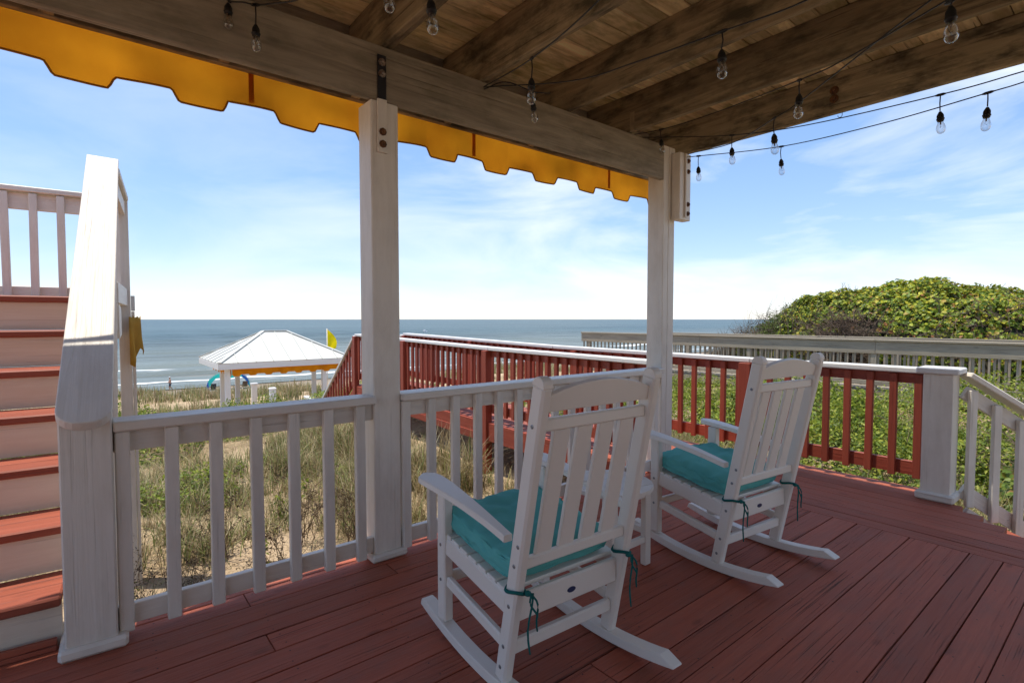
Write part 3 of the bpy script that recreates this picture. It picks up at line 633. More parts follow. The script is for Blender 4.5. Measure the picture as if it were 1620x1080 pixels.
for k in range(10):
    yy = .28 + .17 * k; zb = .22 + .73 * (yy - .15); box('baluster', .058, .088, yy - .02, yy + .02, zb - .03, zb + .76, M['white'], hr, base=SB)
box('top_post', .0, .085, 1.96, 2.05, 1.25, 2.42, M['white'], hr, base=SB)

lr = root('landing_railing', S(-.5, 3.2, zl), 'white railing at the back of the stair landing, high at the left', 'railing', 'landing railings')
railing(lr, S(-1.25, 3.14, zl - .03), S(.10, 3.14, zl - .03), .95, (.77, .90), (.0, .15), .172, SB.to_3x3() @ Vector((0, -1, 0)), (M['white'],) * 3, first=.10, balz=(.0, .90), capw=.13)
ls = root('landing_railing', S(.2, 2.6, zl), 'white railing along the sea stair side of the landing, seen end on', 'railing', 'landing railings')
railing(ls, S(.075, 2.06, zl - .03), S(.125, 3.12, zl - .03), .965, (.80, .92), (.0, .15), .165, SB.to_3x3() @ Vector((-1, 0, 0)), (M['white'],) * 3, first=.15, balz=(.0, .90), capw=.09)
cp = root('landing_post', S(.29, 3.3, 0), 'tall white corner post of the stair landing standing in the dune', 'post')
gz = float(ground_z(.4, 6)) - .3
box('shaft', .075, .165, 3.13, 3.22, gz, 2.40, M['white'], cp, base=SB, bev=.004)
box('side_plank', .167, .192, 3.14, 3.24, gz, 1.42, M['white'], cp, base=SB, bev=.003)
box('side_plank', .167, .196, 3.14, 3.24, 1.425, 1.56, M['white_bright'], cp, base=SB, bev=.003)
for yy in (1.95, ): box('rear_post', -.03, .06, yy - .05, yy + .05, gz, zl - .29, M['white'], cp, base=SB, bev=.004)
# old cloth tied to the post
co = []; f = []
for i in range(9):
    for j in range(7):
        u = i / 8; v = j / 6
        co.append(tuple(S(.150 + .085 * u + .03 * math.sin(u * 9) * v, 3.08 + .10 * u - .03 * v, 1.37 - v * (.42 - .12 * u + .05 * math.sin(u * 14)) + .01 * math.sin(u * 20))))
for i in range(8):
    for j in range(6): f.append((i * 7 + j, i * 7 + j + 1, (i + 1) * 7 + j + 1, (i + 1) * 7 + j))
me = bpy.data.meshes.new('rag'); me.from_pydata(co, [], f); me.materials.append(M['oldyellow'])
for p in me.polygons: p.use_smooth = True
rg = link('hanging_cloth', me, None); rg['label'] = 'frayed faded yellow cloth hanging from the tall landing post'; rg['category'] = 'cloth'
rg.modifiers.new('thick', 'SOLIDIFY').thickness = .003

# house wall behind the camera
hw = root('house_wall', (0, -2.4, 0), 'cream clapboard wall of the house behind the porch', 'wall')
for k in range(20): board('siding_board', (-2.6, -2.42 + .006, .09 + .16 * k), (2.2, -2.42 + .006, .09 + .16 * k), .02, .158, M['wall'], hw, bev=.003)

# ---------------------------------------------------------------- rocking chairs
YZ = Matrix(((0, 0, 1, 0), (1, 0, 0, 0), (0, 1, 0, 0), (0, 0, 0, 1)))     # local x->Y, y->Z, z->X
XZ = Matrix(((1, 0, 0, 0), (0, 0, -1, 0), (0, 1, 0, 0), (0, 0, 0, 1)))    # local x->X, y->Z, z->-Y
P = M['plastic']
TILT = -.221 / 1.09
def yb(z): return TILT * (z - .07)
def make_chair(name, M0, label):
    r = link(name, None, None, M0); r['label'] = label; r['category'] = 'rocking chair'; r['group'] = 'white rocking chairs'
    R3 = M0.to_3x3(); c = lambda v: M0 @ Vector(v)
    def bd(n, a, b, w_, t_, up, bev=.006, par=r): return board(n, c(a), c(b), w_, t_, P, par, up=R3 @ Vector(up), bev=bev)
    w_ = .271; backup = Vector((0, -1, TILT)).normalized()
    sc = CACHE.setdefault('screwm', lathe_mesh([(0, 0), (.0075, 0), (.0075, .0015), (.004, .003), (0, .002)], M['screw'], 8, False))
    for s in (-1, 1):
        # rocker
        ys = np.linspace(-.350, .617, 20); kz = lambda y: .26 * (y - .135) ** 2
        bot = [(y, kz(y)) for y in ys]; top = [(y, kz(y) + .042) for y in ys[::-1]]
        top[0] = (ys[-1] - .012, kz(ys[-1]) + .030); top[-1] = (ys[0] + .005, kz(ys[0]) + .006); top[-2] = (ys[1] + .012, kz(ys[1]) + .040)
        link('rocker', prism_mesh(bot + top, .056, P, .004), r, M0 @ T(s * w_, 0, 0) @ YZ)
        u = bd('upright', (s * w_, yb(.045), .045), (s * w_, yb(1.135), 1.135), .042, .062, (0, -1, TILT), .008)
        # rounded head of the upright
        pr = [(.031 * math.cos(a), .031 * math.sin(a)) for a in np.linspace(0, math.pi, 9)]
        link('upright_top', prism_mesh([(.031, -.004)] + pr + [(-.031, -.004)], .042, P, .006), u, M0 @ T(s * w_, yb(1.135), 1.135) @ Matrix.Rotation(.2, 4, 'X') @ YZ)
        fl = bd('front_leg', (s * w_, .435, .068), (s * w_, .435, .642), .044, .062, (0, 1, 0), .006)
        # arm rest: outline in plan, then lying at its slope
        o_ = [(.60, -.028), (.603, .0), (.59, .03), (.555, .05), (.50, .052), (.40, .045), (.25, .030), (.05, .020), (-.05, .018), (-.05, -.018), (.05, -.022), (.25, -.034), (.40, -.046), (.50, -.054), (.555, -.052), (.59, -.04)]
        bm = bmesh.new(); n_ = 22; yy = np.linspace(-.055, .555, n_)
        def armz(y): return .588 + .075 * (1 - (1 - np.clip((y + .05) / .60, 0, 1)) ** 1.7)
        rows = []
        for y in yy:
            wo = np.interp(y, [-.055, .05, .25, .42, .50, .53, .548, .555], [.019, .023, .036, .050, .052, .045, .028, .012])
            xc = s * (w_ + .022 + .012 * np.clip(y / .5, 0, 1)); z = armz(y)
            rows.append([bm.verts.new((xc + a * wo, y, z + b)) for a, b in ((-1, -.010), (-.94, .010), (-.80, .013), (.80, .013), (.94, .010), (1, -.010), (.85, -.013), (-.85, -.013))])
        for a, b in zip(rows, rows[1:]):
            for k in range(8): bm.faces.new((a[k], a[(k + 1) % 8], b[(k + 1) % 8], b[k]))
        bm.faces.new(rows[0]); bm.faces.new(rows[-1][::-1])
        link('armrest', bm_mesh(bm, 'armrest', P), r, M0)
        bd('side_rail', (s * (w_ - .0), .408, .395), (s * (w_ - .0), yb(.34) + .03, .335), .026, .078, (0, 0, 1))
        bd('side_stretcher', (s * w_, .405, .245), (s * w_, yb(.19) + .03, .187), .026, .046, (0, 0, 1))
        for (y, z) in ((yb(1.0), 1.0), (yb(.62), .575), (yb(.51), .50), (yb(.35), .345), (yb(.19), .185), (yb(.09), .10), ):
            link('screw', sc, r, M0 @ T(s * (w_ + .0212) if s < 0 else s * (w_ + .0212), y, z) @ Matrix.Rotation(s * math.pi / 2, 4, 'Y'))
        for (y, z) in ((.435, .395), (.435, .245)):
            link('screw', sc, r, M0 @ T(s * (w_ + .0222), y, z) @ Matrix.Rotation(s * math.pi / 2, 4, 'Y'))
    bd('front_stretcher', (-w_ + .02, .435, .245), (w_ - .02, .435, .245), .026, .046, (0, 0, 1))
    bd('rear_stretcher', (-w_ + .02, yb(.165), .165), (w_ - .02, yb(.165), .165), .028, .050, (0, 0, 1))
    ap = bd('rear_apron', (-w_ + .02, yb(.325) + .002, .325), (w_ - .02, yb(.325) + .002, .325), .026, .098, (0, 0, 1))
    bd('front_apron', (-w_ + .02, .44, .39), (w_ - .02, .44, .39), .026, .085, (0, 0, 1))
    bg_ = [(.021 * math.cos(a), .0105 * math.sin(a)) for a in np.linspace(0, 2 * math.pi, 20, endpoint=False)]
    link('maker_badge', prism_mesh(bg_, .003, M['badge'], 0), ap, M0 @ T(0, yb(.32) - .0125, .32) @ XZ)
    for k in range(7):
        y = .01 + k * .066; z = .378 + (y / .45) * .062
        bd('seat_slat', (-w_ - .008, y, z), (w_ + .008, y, z), .058, .019, (0, -.14, 1), .004)
    bd('lower_back_rail', (-w_ + .018, yb(.498), .498), (w_ - .018, yb(.498), .498), .026, .042, (0, 0, 1))
    bd('upper_back_rail', (-w_ + .018, yb(1.0), 1.0), (w_ - .018, yb(1.0), 1.0), .026, .045, (0, 0, 1))
    for k in range(4):
        x = (k - 1.5) * .108; bd('back_slat', (x, yb(.50) + .004, .517), (x, yb(1.0) + .004, .979), .074, .018, (0, -1, TILT), .003)
    xs = np.linspace(-.252, .252, 17)
    hp = [(-.252, .0)] + [(.252, .0)] + [(x, .088 + .035 * (1 - (x / .252) ** 2)) for x in xs[::-1]]
    hp = [(-.252, 0), (.252, 0)] + [(x, .052 + .046 * math.cos(x / .252 * math.pi / 2) ** .8) for x in xs[::-1]]
    link('headrest', prism_mesh(hp, .026, P, .004), r, M0 @ T(0, yb(1.047), 1.047) @ Matrix.Rotation(math.atan(-TILT), 4, 'X') @ XZ)
    return r
def make_cushion(name, M0, label, seed):
    rnd = random.Random(seed); n = 30
    bm = bmesh.new(); bmesh.ops.create_cube(bm, size=2)
    bmesh.ops.subdivide_edges(bm, edges=bm.edges[:], cuts=n, use_grid_fill=True)
    for v in bm.verts:
        x, y, z = v.co; e = max(abs(x), abs(y))
        rx = math.copysign(abs(x) ** .96, x); ry = math.copysign(abs(y) ** .96, y)
        # rounded plan corners, crowned top, pinched edges with seam
        cr_ = 1 - .05 * max(0, abs(x) + abs(y) - 1.55) / .45
        crown = (1 - abs(x) ** 5) * (1 - abs(y) ** 5)
        zz = z * (.034 + .026 * crown)
        side = 1 + .03 * math.cos(z * math.pi / 2) * (1 if e > .98 else e)
        nx = .254 * rx * cr_ * side; ny = .242 * ry * cr_ * side
        q = Vector((nx * 7 + seed, ny * 7, z))
        wr = noise.noise(q) * .013 + noise.noise(q * 2.6) * .008 + noise.noise(Vector((nx * 30 + seed, ny * 9, z))) * .003 * (1 if z > 0 else .3)
        rdg = (1 - abs(noise.noise(Vector((nx * 5.5 + seed * 2, ny * 11, 0)))) * 2.2); wr = wr * 1.35 + max(0, rdg - .5) * .020 * (1 - .5 * crown); wr += .006 * math.sin(17 * (nx if abs(y) > abs(x) else ny) * 3 + seed) * e ** 8
        edge_w = noise.noise(Vector((nx * 16, ny * 16, z * 1.5 + seed))) * .008 * e ** 4
        v.co = (nx + edge_w, ny + edge_w * .7, zz + wr * (1 if z > 0 else .3) - (.012 * max(0, 1 - ((x * .5) ** 2 + (y * .5) ** 2) ** .5 * 5) if z > 0 else 0))
    me = bm_mesh(bm, 'cushion', M['teal'], True)
    Mc = M0 @ T(0, .222, .470) @ Matrix.Rotation(.138, 4, 'X')
    cu = link(name, me, None, Mc); cu['label'] = label; cu['category'] = 'cushion'; cu['group'] = 'teal seat cushions'
    # tie strings at the rear corners, knotted round the uprights
    for s in (-1, 1):
        xx = s * .271; z0 = .405; y0 = yb(z0)
        loop = [(xx + .030 * math.cos(a), y0 + .040 * math.sin(a), z0 + .006 * math.sin(2 * a)) for a in np.linspace(0, 2 * math.pi, 17)]
        tube('tie_loop', [M0 @ Vector(p) for p in loop], .0065, M['tealtie'], cu, 5)
        kx = xx + (.018 if s < 0 else -.012); ky = y0 - .045
        for (dx, ln, ph) in ((.035, .13, .2), (-.012, .20, 1.5), (.012, .08, 2.4)):
            pts = [(kx + dx * t + .014 * math.sin(t * 5 + ph), ky - .012 - .02 * math.sin(t * 2.2) , z0 + .012 * math.sin(t * 3.1) - ln * t) for t in np.linspace(0, 1, 9)]
            tube('tie_string', [M0 @ Vector(p) for p in pts], .0045, M['tealtie'], cu, 5, rr=[.006] + [.0038] * 7 + [.003])
        link('tie_knot', lathe_mesh([(0, -.012), (.011, -.006), (.012, .004), (0, .012)], M['tealtie'], 8), cu, M0 @ T(kx, ky - .004, z0))
    # piping along top and bottom edge
    for zz in (1, -1):
        pts = []
        for a in np.linspace(0, 2 * math.pi, 65):
            ca_, sa_ = math.cos(a), math.sin(a); k = 1 / (abs(ca_) ** 12 + abs(sa_) ** 12) ** (1 / 12)
            pts.append(Mc @ Vector((.253 * ca_ * k, .241 * sa_ * k, zz * .030 + .003 * math.sin(a * 9 + seed))))
        tube('piping', pts, .004, M['teal'], cu, 5)
    return cu
C1 = T(1.427, 1.455, 0.001) @ Matrix.Rotation(-.05, 4, 'Z'); C2 = T(2.893, 1.439, 0.001) @ Matrix.Rotation(-.108, 4, 'Z')
ch1 = make_chair('rocking_chair', C1, 'white slatted rocking chair in front, nearest the wooden stairs and the dune')
ch2 = copy_tree(ch1, C2, 'white slatted rocking chair farther back, beyond the round side table')
make_cushion('seat_cushion', C1, 'teal seat cushion tied on the front rocking chair', 3)
make_cushion('seat_cushion', C2, 'teal seat cushion tied on the rocking chair beyond the side table', 11)

# side table ----------------------------------------------------------
tb = root('side_table', (2.24, 1.90, .001), 'small round white slatted table between the two rocking chairs', 'table')
RT, HT = .235, .455
for k in range(5):
    xa = -RT + k * (2 * RT / 5) + .002; xb = xa + 2 * RT / 5 - .004; xa_, xb_ = max(xa, -RT + .001), min(xb, RT - .001)
    pts = [(x, -math.sqrt(max(0, RT ** 2 - x * x))) for x in np.linspace(xa_, xb_, 7)] + [(x, math.sqrt(max(0, RT ** 2 - x * x))) for x in np.linspace(xb_, xa_, 7)]
    link('table_slat', prism_mesh(pts, .022, P, .002), tb, T(2.24, 1.90, HT - .011) @ Matrix.Rotation(1.35, 4, 'Z'))
for sx_, sy_ in ((-1, -1), (1, -1), (1, 1), (-1, 1)):
    x = 2.24 + sx_ * .14; yy = 1.90 + sy_ * .14
    box('leg', x - .024, x + .024, yy - .018, yy + .018, .002, HT - .024, P, tb, bev=.004)
for s in (-1, 1):
    box('brace', 2.24 - .115, 2.24 + .115, 1.90 + s * .14 - .014, 1.90 + s * .14 + .014, .13, .165, P, tb, bev=.003)
    box('brace', 2.24 + s * .14 - .014, 2.24 + s * .14 + .014, 1.90 - .12, 1.90 + .12, .172, .207, P, tb, bev=.003)
    box('apron', 2.24 - .115, 2.24 + .115, 1.90 + s * .14 - .014, 1.90 + s * .14 + .014, HT - .075, HT - .025, P, tb, bev=.003)

# ---------------------------------------------------------------- string lights
socket_m = lathe_mesh([(0, .0), (.006, -.002), (.009, -.008), (.0135, -.016), (.0165, -.024), (.0165, -.040), (.019, -.041), (.019, -.046), (.0165, -.047), (.0155, -.056), (0, -.056)], M['black'], 12)
bulb_m = lathe_mesh([(.0135, -.055), (.0140, -.064), (.0175, -.074), (.0215, -.086), (.0228, -.097), (.0215, -.108), (.0165, -.118), (.009, -.124), (0, -.126)], M['glass'], 16)
bmf = bmesh.new(); tube_geo(bmf, [(0, 0, -.056), (0, 0, -.074)], .0035, 6); tube_geo(bmf, [(0, 0, -.074), (.006, 0, -.088), (-.002, .004, -.094), (-.006, 0, -.086)], .0007, 4)
fil_m = bm_mesh(bmf, 'filament', M['washer'], True)
CV = Matrix(camo.matrix_world) if False else None
FWD = Vector((math.cos(rad(50.9)) * math.cos(rad(2.4)), math.sin(rad(50.9)) * math.cos(rad(2.4)), -math.sin(rad(2.4))))
RGT = Vector((math.sin(rad(50.9)), -math.cos(rad(50.9)), 0)); UPV = RGT.cross(FWD)
def at(px, py, d):
    """measured point on the photograph at depth d metres -> position in the world (used to lay the cords out)"""
    return Vector((0, 0, 1.35)) + d * (FWD + RGT * ((px - 810) / 836) + UPV * ((540 - py) / 836))
def strand(label, pts, lamps, rad_=.0035, sag=0):
    rt = root('string_lights', pts[0], label, 'string lights', 'outdoor bulb string lights')
    # smooth the cord through its points
    P_ = [Vector(p) for p in pts]; q = []
    ext = [P_[0] * 2 - P_[1]] + P_ + [P_[-1] * 2 - P_[-2]]
    for i in range(1, len(ext) - 2):
        a, b, c_, d = ext[i - 1:i + 3]
        for t in np.linspace(0, 1, 7)[:-1]:
            q.append(.5 * ((2 * b) + (-a + c_) * t + (2 * a - 5 * b + 4 * c_ - d) * t * t + (-a + 3 * b - 3 * c_ + d) * t ** 3))
    q.append(P_[-1]); tube('cord', q, rad_, M['black'], rt, 5)
    for k, (p, drop) in enumerate(lamps):
        p = Vector(p); j = min(q, key=lambda v: (v - p).length); an = random.uniform(-.10, .10); an2 = random.uniform(-.08, .08)
        Mw = Matrix.Translation(p - Vector((0, 0, drop))) @ Matrix.Rotation(an, 4, 'X') @ Matrix.Rotation(an2, 4, 'Y') @ Matrix.Rotation(random.uniform(0, 3), 4, 'Z')
        bm = bmesh.new(); e = p - Vector((0, 0, drop - .002))
        tube_geo(bm, [p, p * .5 + e * .5 + Vector((random.uniform(-.005, .005), random.uniform(-.005, .005), 0)), e], .0032, 5)
        dr_ = (q[min(q.index(j) + 1, len(q) - 1)] - q[max(q.index(j) - 1, 0)]).normalized()
        tube_geo(bm, [p - dr_ * .026, p - dr_ * .012, p + dr_ * .012, p + dr_ * .026], .004, 6, rr=[.0035, .0075, .0075, .0035])
        link('drop_cord', bm_mesh(bm, 'drop', M['black'], True), rt)
        sk = link('lamp_socket', socket_m, rt, Mw); bl = link('glass_bulb', bulb_m, sk, Mw); link('filament', fil_m, sk, Mw)
hookA = at(765, 138, 3.26)
def lampspec(px, pc, ps, pb):      # cord y, socket top y, bulb bottom y -> depth and drop length
    d = .126 * 836 / (pb - ps); return (at(px, pc, d), (ps - pc) * d / 836)
l5 = lampspec(841, 93, 123, 165); l8 = lampspec(1142, 50, 78, 125)
strand('cord with one clear bulb rising from the header beam over the front chair', [hookA, l5[0], at(948, 0, 1.9), at(1080, -160, 1.4)], [l5])
l6 = (at(843, 148, 2.9), .03)
strand('black cord crossing below the middle joists with one clear bulb', [hookA, at(905, 128, 2.75), at(1010, 97, 2.45), l8[0], at(1277, 0, 1.95), at(1420, -90, 1.7)], [l8])
strand('short dark cord with one small bulb close against the header beam', [hookA + Vector((.02, .02, 0)), at(800, 130, 3.1), at(843, 145, 3.15), at(870, 148, 3.2)], [(at(843, 146, 3.15), .055)])
l7 = (at(1046, 205, 4.3), .075); l10 = lampspec(1265, 127, 148, 187); l9 = lampspec(1504, 2, 9, 66)
c0 = at(985, 216, 4.45)
strand('cord along the rim beam ending in the largest bulb at the top right', [c0, l7[0], at(1127, 180, 3.9), l10[0], at(1335, 95, 2.45), l9[0] + Vector((0, 0, .01)), at(1570, -40, 1.7)], [l7, l10, l9])
l12 = lampspec(1158, 214, 233, 261); l15 = lampspec(1488, 150, 176, 212)
strand('upper of the two black cords crossing the open sky at the right', [c0 + Vector((0, 0, -.01)), at(1060, 217, 4.2), l12[0], at(1277, 198, 3.6), l15[0], at(1620, 113, 2.7), at(1800, 60, 2.5)], [l12, l15])
l13 = lampspec(1105, 247, 263, 287); l14 = lampspec(1236, 232, 251, 277); l16 = lampspec(1563, 147, 169, 207)
c1 = at(1080, 249, 4.75)
strand('lower of the two black cords crossing the open sky, with three small bulbs', [c1, l13[0], l14[0], at(1390, 197, 3.3), l16[0], at(1620, 130, 2.75), at(1800, 70, 2.5)], [l13, l14, l16])
l11 = lampspec(1225, 187, 211, 245)
strand('cord slanting steeply up from the post bracket in front of the rim beam, one bulb', [c1 + Vector((0, 0, .02)), at(1157, 227, 3.9), l11[0], at(1257, 167, 3.0), at(1365, 83, 2.4), at(1473, 0, 2.0), at(1600, -90, 1.8)], [l11])
l1 = lampspec(361, 0, 5, 49); l2 = lampspec(404, 8, 38, 82)
strand('tangled black cord with two clear bulbs before the header beam, above the stairs', [at(352, -30, 2.3), l1[0], at(385, 4, 2.25), l2[0], at(430, 6, 2.2), at(480, -4, 2.1), at(560, -60, 1.8)], [l1, l2])
l3 = (at(612, -42, 2.0), .02); l4 = lampspec(681, -25, -3, 53)
strand('cord with two bulbs hanging at the top edge above the middle porch post', [at(560, -62, 2.1), l3[0], l4[0], at(760, -70, 1.6)], [l3, l4])

# ---------------------------------------------------------------- neighbouring boardwalk
nb = root('weathered_boardwalk', (12.7, 3, -.05), 'unpainted grey wooden boardwalk over the dune beyond the red railing', 'boardwalk')
TN = M['tan']
y = -4.
while y < 11.3: box('walkway_board', 12.06, 13.44, y, y + .136, -.04, 0, TN, nb); y += .1425
for xx in (12.04, 13.46): box('fascia', xx - .02, xx + .02, -4, 11.3, -.22, -.045, TN, nb)
for yy in (-4, -1.5, 1, 3.5, 6, 8.5, 11.1):
    for xx in (12.10, 13.40): box('support_post', xx - .07, xx + .07, yy - .05, yy + .09, float(ground_z(xx, yy)) - .3, -.042, TN, nb)
def tanrail(xx, lab, s, y1=11.35):
    r = root('weathered_railing', (xx, 3, 0), lab, 'railing', 'weathered boardwalk railings')
    ys = [-4.0, -.2, 3.52, 7.3, y1]
    for a, b in zip(ys, ys[1:]):
        box('top_rail', xx - .09, xx + .075, a + .002, b - .002, .925, .963, TN, r, bev=.005)
        box('face_board', xx - s * .040 - .019, xx - s * .040 + .019, a + .002, b - .002, .68, .921, TN, r, bev=.004)
        box('lower_rail', xx - s * .035 - .018, xx - s * .035 + .018, a + .002, b - .002, .06, .15, TN, r)
    for yy in np.arange(-3.95, y1 + .1, 2.5 - .0):
        yy = yy + .0; box('rail_post', xx - .045, xx + .045, yy - .05, yy + .05, -.04, .92, TN, r, bev=.004)
    for yy in np.arange(-3.9, y1 - .05, .142):
        board('baluster', (xx + s * .004, yy, .05), (xx + s * .004, yy + random.uniform(-.006, .006), .78 + random.uniform(-.01, .01)), .036, .034, TN, r, up=(1, 0, 0), bev=.003)
tanrail(12.05, 'near side of the weathered boardwalk railing with a wide plank face beyond the shrubs', 1)
tanrail(13.45, 'far side of the weathered boardwalk railing in front of the vine covered mound', -1, 9.6)

# ---------------------------------------------------------------- gazebo by the beach
gz_ = root('gazebo', (5.9, 21.7, -2.6), 'open white gazebo with pale metal hip roof and orange scalloped trim on the dune', 'gazebo')
E1, E2, E3, E4 = Vector((3.52, 19.9, -.16)), Vector((8.15, 20.0, -.16)), Vector((8.15, 23.8, -.16)), Vector((3.52, 23.7, -.16))
RA, RB = Vector((5.40, 21.85, .86)), Vector((6.25, 21.85, .86))
def panels(a, b, ra, rb, n):
    """standing-seam roof pans from eave a-b up to ridge ra-rb"""
    nrm = (b - a).cross((ra + rb) / 2 - a).normalized();  nrm = nrm if nrm.z > 0 else -nrm
    e = (b - a); eh = e.normalized()
    def top(t):    # point where the line running up the slope from the eave at t meets the hip or ridge
        q = a + e * t; upd = nrm.cross(eh).normalized(); upd = upd if upd.z > 0 else -upd
        # solve by shrinking: inside polygon a,b,rb,ra
        lo, hi = 0, 4
        ta = (ra - a).dot(eh); tb_ = (rb - a).dot(eh); H_ = (ra - a).dot(upd); L_ = e.length; s = t * L_
        if s < ta: h = H_ * s / ta if ta > 1e-6 else H_
        elif s > tb_: h = H_ * (L_ - s) / (L_ - tb_) if L_ - tb_ > 1e-6 else H_
        else: h = H_
        return q + upd * h
    for k in range(n):
        t0, t1 = k / n + .0015, (k + 1) / n - .0015
        ta = (ra - a).dot(eh) / e.length; tb_ = (rb - a).dot(eh) / e.length
        ts = sorted([t0, t1] + [t for t in (ta, tb_) if t0 < t < t1])
        pts = [a + e * t0, a + e * t1] + [top(t) for t in reversed(ts)]
        clean = []
        for p_ in pts:
            if not clean or (p_ - clean[-1]).length > .01: clean.append(p_)
        bm = bmesh.new(); vs = [bm.verts.new(p_) for p_ in clean]; f = bm.faces.new(vs)
        rr = bmesh.ops.extrude_face_region(bm, geom=[f]); bmesh.ops.translate(bm, vec=nrm * .03, verts=[v for v in rr['geom'] if isinstance(v, bmesh.types.BMVert)])
        link('roof_panel', bm_mesh(bm, 'pan', M['metalroof']), gz_)
        if k: 
            q0_, q1_ = a + e * (k / n), top(k / n)
            if (q1_ - q0_).length > .2: board('roof_seam', q0_ + nrm * .035, q1_ + nrm * .035, .02, .045, M['metalroof'], gz_, up=nrm, bev=0)
panels(E1, E2, RA, RB, 8); panels(E2, E3, RB, RB, 6); panels(E3, E4, RB, RA, 8); panels(E4, E1, RA, RA, 6)
for a, b in ((E1, RA), (E2, RB), (E3, RB), (E4, RA), (RA, RB)):
    board('ridge_cap', a + Vector((0, 0, .05)), b + Vector((0, 0, .05)), .14, .03, M['metalroof'], gz_, bev=.004)
for a, b in ((E1, E2), (E2, E3), (E3, E4), (E4, E1)):
    board('fascia', a + Vector((0, 0, -.10)), b + Vector((0, 0, -.10)), .05, .19, M['white_bright'], gz_)
for (x, y) in ((3.82, 20.2), (4.05, 22.3), (4.78, 23.4), (7.15, 20.25), (7.85, 20.3), (7.85, 23.5)):
    g0 = float(ground_z(x, y)); box('post', x - .08, x + .08, y - .08, y + .08, g0 - .2, -.36, M['white_bright'], gz_, bev=.006)
for (x0, x1, y, nm) in ((3.95, 7.9, 20.12, 'front'), (3.95, 7.9, 23.6, 'back')):
    co = []; xs = np.arange(x0, x1, .02)
    for x in xs:
        f_ = ((x - x0) / .52) % 1; tb2 = .06 * min(1, max(0, min(f_ / .12, (.55 - f_) / .12)))
        co += [(x, y, -.33), (x, y + .012 * math.sin(x * 7), -.56 - tb2)]
    f = [(2 * i, 2 * i + 1, 2 * i + 3, 2 * i + 2) for i in range(len(xs) - 1)]
    me = bpy.data.meshes.new('trim'); me.from_pydata(co, [], f); me.materials.append(M['orange']); link('canvas_trim', me, gz_)
co = []; ys = np.arange(20.1, 23.6, .02)
for y in ys:
    f_ = ((y - 20.1) / .52) % 1; tb2 = .06 * min(1, max(0, min(f_ / .12, (.55 - f_) / .12)))
    co += [(3.93, y, -.33), (3.93, y, -.56 - tb2)]
me = bpy.data.meshes.new('trim'); me.from_pydata(co, [], [(2 * i, 2 * i + 1, 2 * i + 3, 2 * i + 2) for i in range(len(ys) - 1)]); me.materials.append(M['orange']); link('canvas_trim', me, gz_)
# path newel, bin and board near the gazebo
x, y = 4.15, 18.0
pn = root('walkway_newel', (x, y, -2.5), 'short grey white post with flat cap standing in the grass right of the gazebo corner', 'post')
box('shaft', x - .075, x + .075, y - .075, y + .075, float(ground_z(x, y)) - .2, -.70, M['white'], pn, bev=.006); box('cap', x - .095, x + .095, y - .095, y + .095, -.70, -.655, M['white_bright'], pn)
x, y = 4.46, 17.1
bn = root('utility_box', (x, y, -2.3), 'small white box with rounded lid on a post in the grass under the gazebo', 'box')
box('body', x - .085, x + .085, y - .08, y + .08, -1.20, -.80, M['whiteplain'], bn, bev=.015); box('lid', x - .10, x + .10, y - .095, y + .095, -.798, -.73, M['whiteplain'], bn, bev=.025)
box('stake', x - .03, x + .03, y - .03, y + .03, float(ground_z(x, y)) - .2, -1.20, M['white'], bn)
wb = root('shower_bench', (4.5, 14, -1.5), 'white slanting board end showing above the grass below the red stair rail', 'board')
board('plank', at(484, 627, 14.2), at(497, 634, 13.6), .12, .05, M['white_bright'], wb); board('plank', at(484, 630, 14.2), at(484, 650, 14.2), .08, .08, M['white'], wb, up=(0, 1, 0))
# flag
fp = root('flag', (9.2, 25.6, -3), 'bright yellow pennant on a thin white pole behind the gazebo roof', 'flag')
g0 = float(ground_z(9.36, 26)); tube('pole', [(9.36, 26, g0 - .2), (9.36, 26, .90)], .02, M['white'], fp, 8)
n = 14; co = []; f = []
for i in range(n + 1):
    for j in range(7):
        u = j / 6; v = i / n; wd = (.50 * math.sin(min(1, v * 1.15) * math.pi * .62) ** .9) * (1 if v < .93 else .8)
        co.append((9.37 + u * wd, 26 + .05 * math.sin(u * 5 + v * 4), .84 - v * .86 - .10 * u * v))
for i in range(n):
    for j in range(6): f.append((i * 7 + j, i * 7 + j + 1, (i + 1) * 7 + j + 1, (i + 1) * 7 + j))
me = bpy.data.meshes.new('pennant'); me.from_pydata(co, [], f); me.materials.append(M['yellowflag']); [setattr(p, 'use_smooth', True) for p in me.polygons]; link('cloth', me, fp)

# ---------------------------------------------------------------- on the beach
def arch_canopy():
    cx, cy, zb = 14.3, 75, float(ground_z(14, 75))
    r = root('beach_canopy', (cx, cy, zb), 'aqua and blue fabric sunshade stretched over a low arch pole on the beach', 'sunshade')
    pts = [(cx - 2.55 * math.cos(a), cy, zb + 2.25 * math.sin(a) ** .8) for a in np.linspace(0.02, math.pi - .02, 25)]
    tube('arch_pole', pts, .03, M['whiteplain'], r, 6)
    co = []; f = []; nn_ = 24
    for i in range(nn_ + 1):
        a = .06 + (math.pi - .12) * i / nn_
        for j in range(5):
            v = j / 4
            co.append((cx - 2.55 * math.cos(a) + .3 * v, cy - .1 + 1.2 * v, zb + 2.25 * math.sin(a) ** .8 - .85 * v * (1 + .25 * math.sin(a * 5)) + .08))
    for i in range(nn_):
        for j in range(4): f.append((i * 5 + j, i * 5 + j + 1, (i + 1) * 5 + j + 1, (i + 1) * 5 + j))
    me = bpy.data.meshes.new('canopy'); me.from_pydata(co, [], f); me.materials.append(M['aqua']); me.materials.append(M['blue'])
    for k, p in enumerate(me.polygons): p.material_index = 1 if (k // 4) in (1, 2, 17, 18, 19, 20) else 0; p.use_smooth = True
    link('canopy_cloth', me, r); 
    return r
arch_canopy()
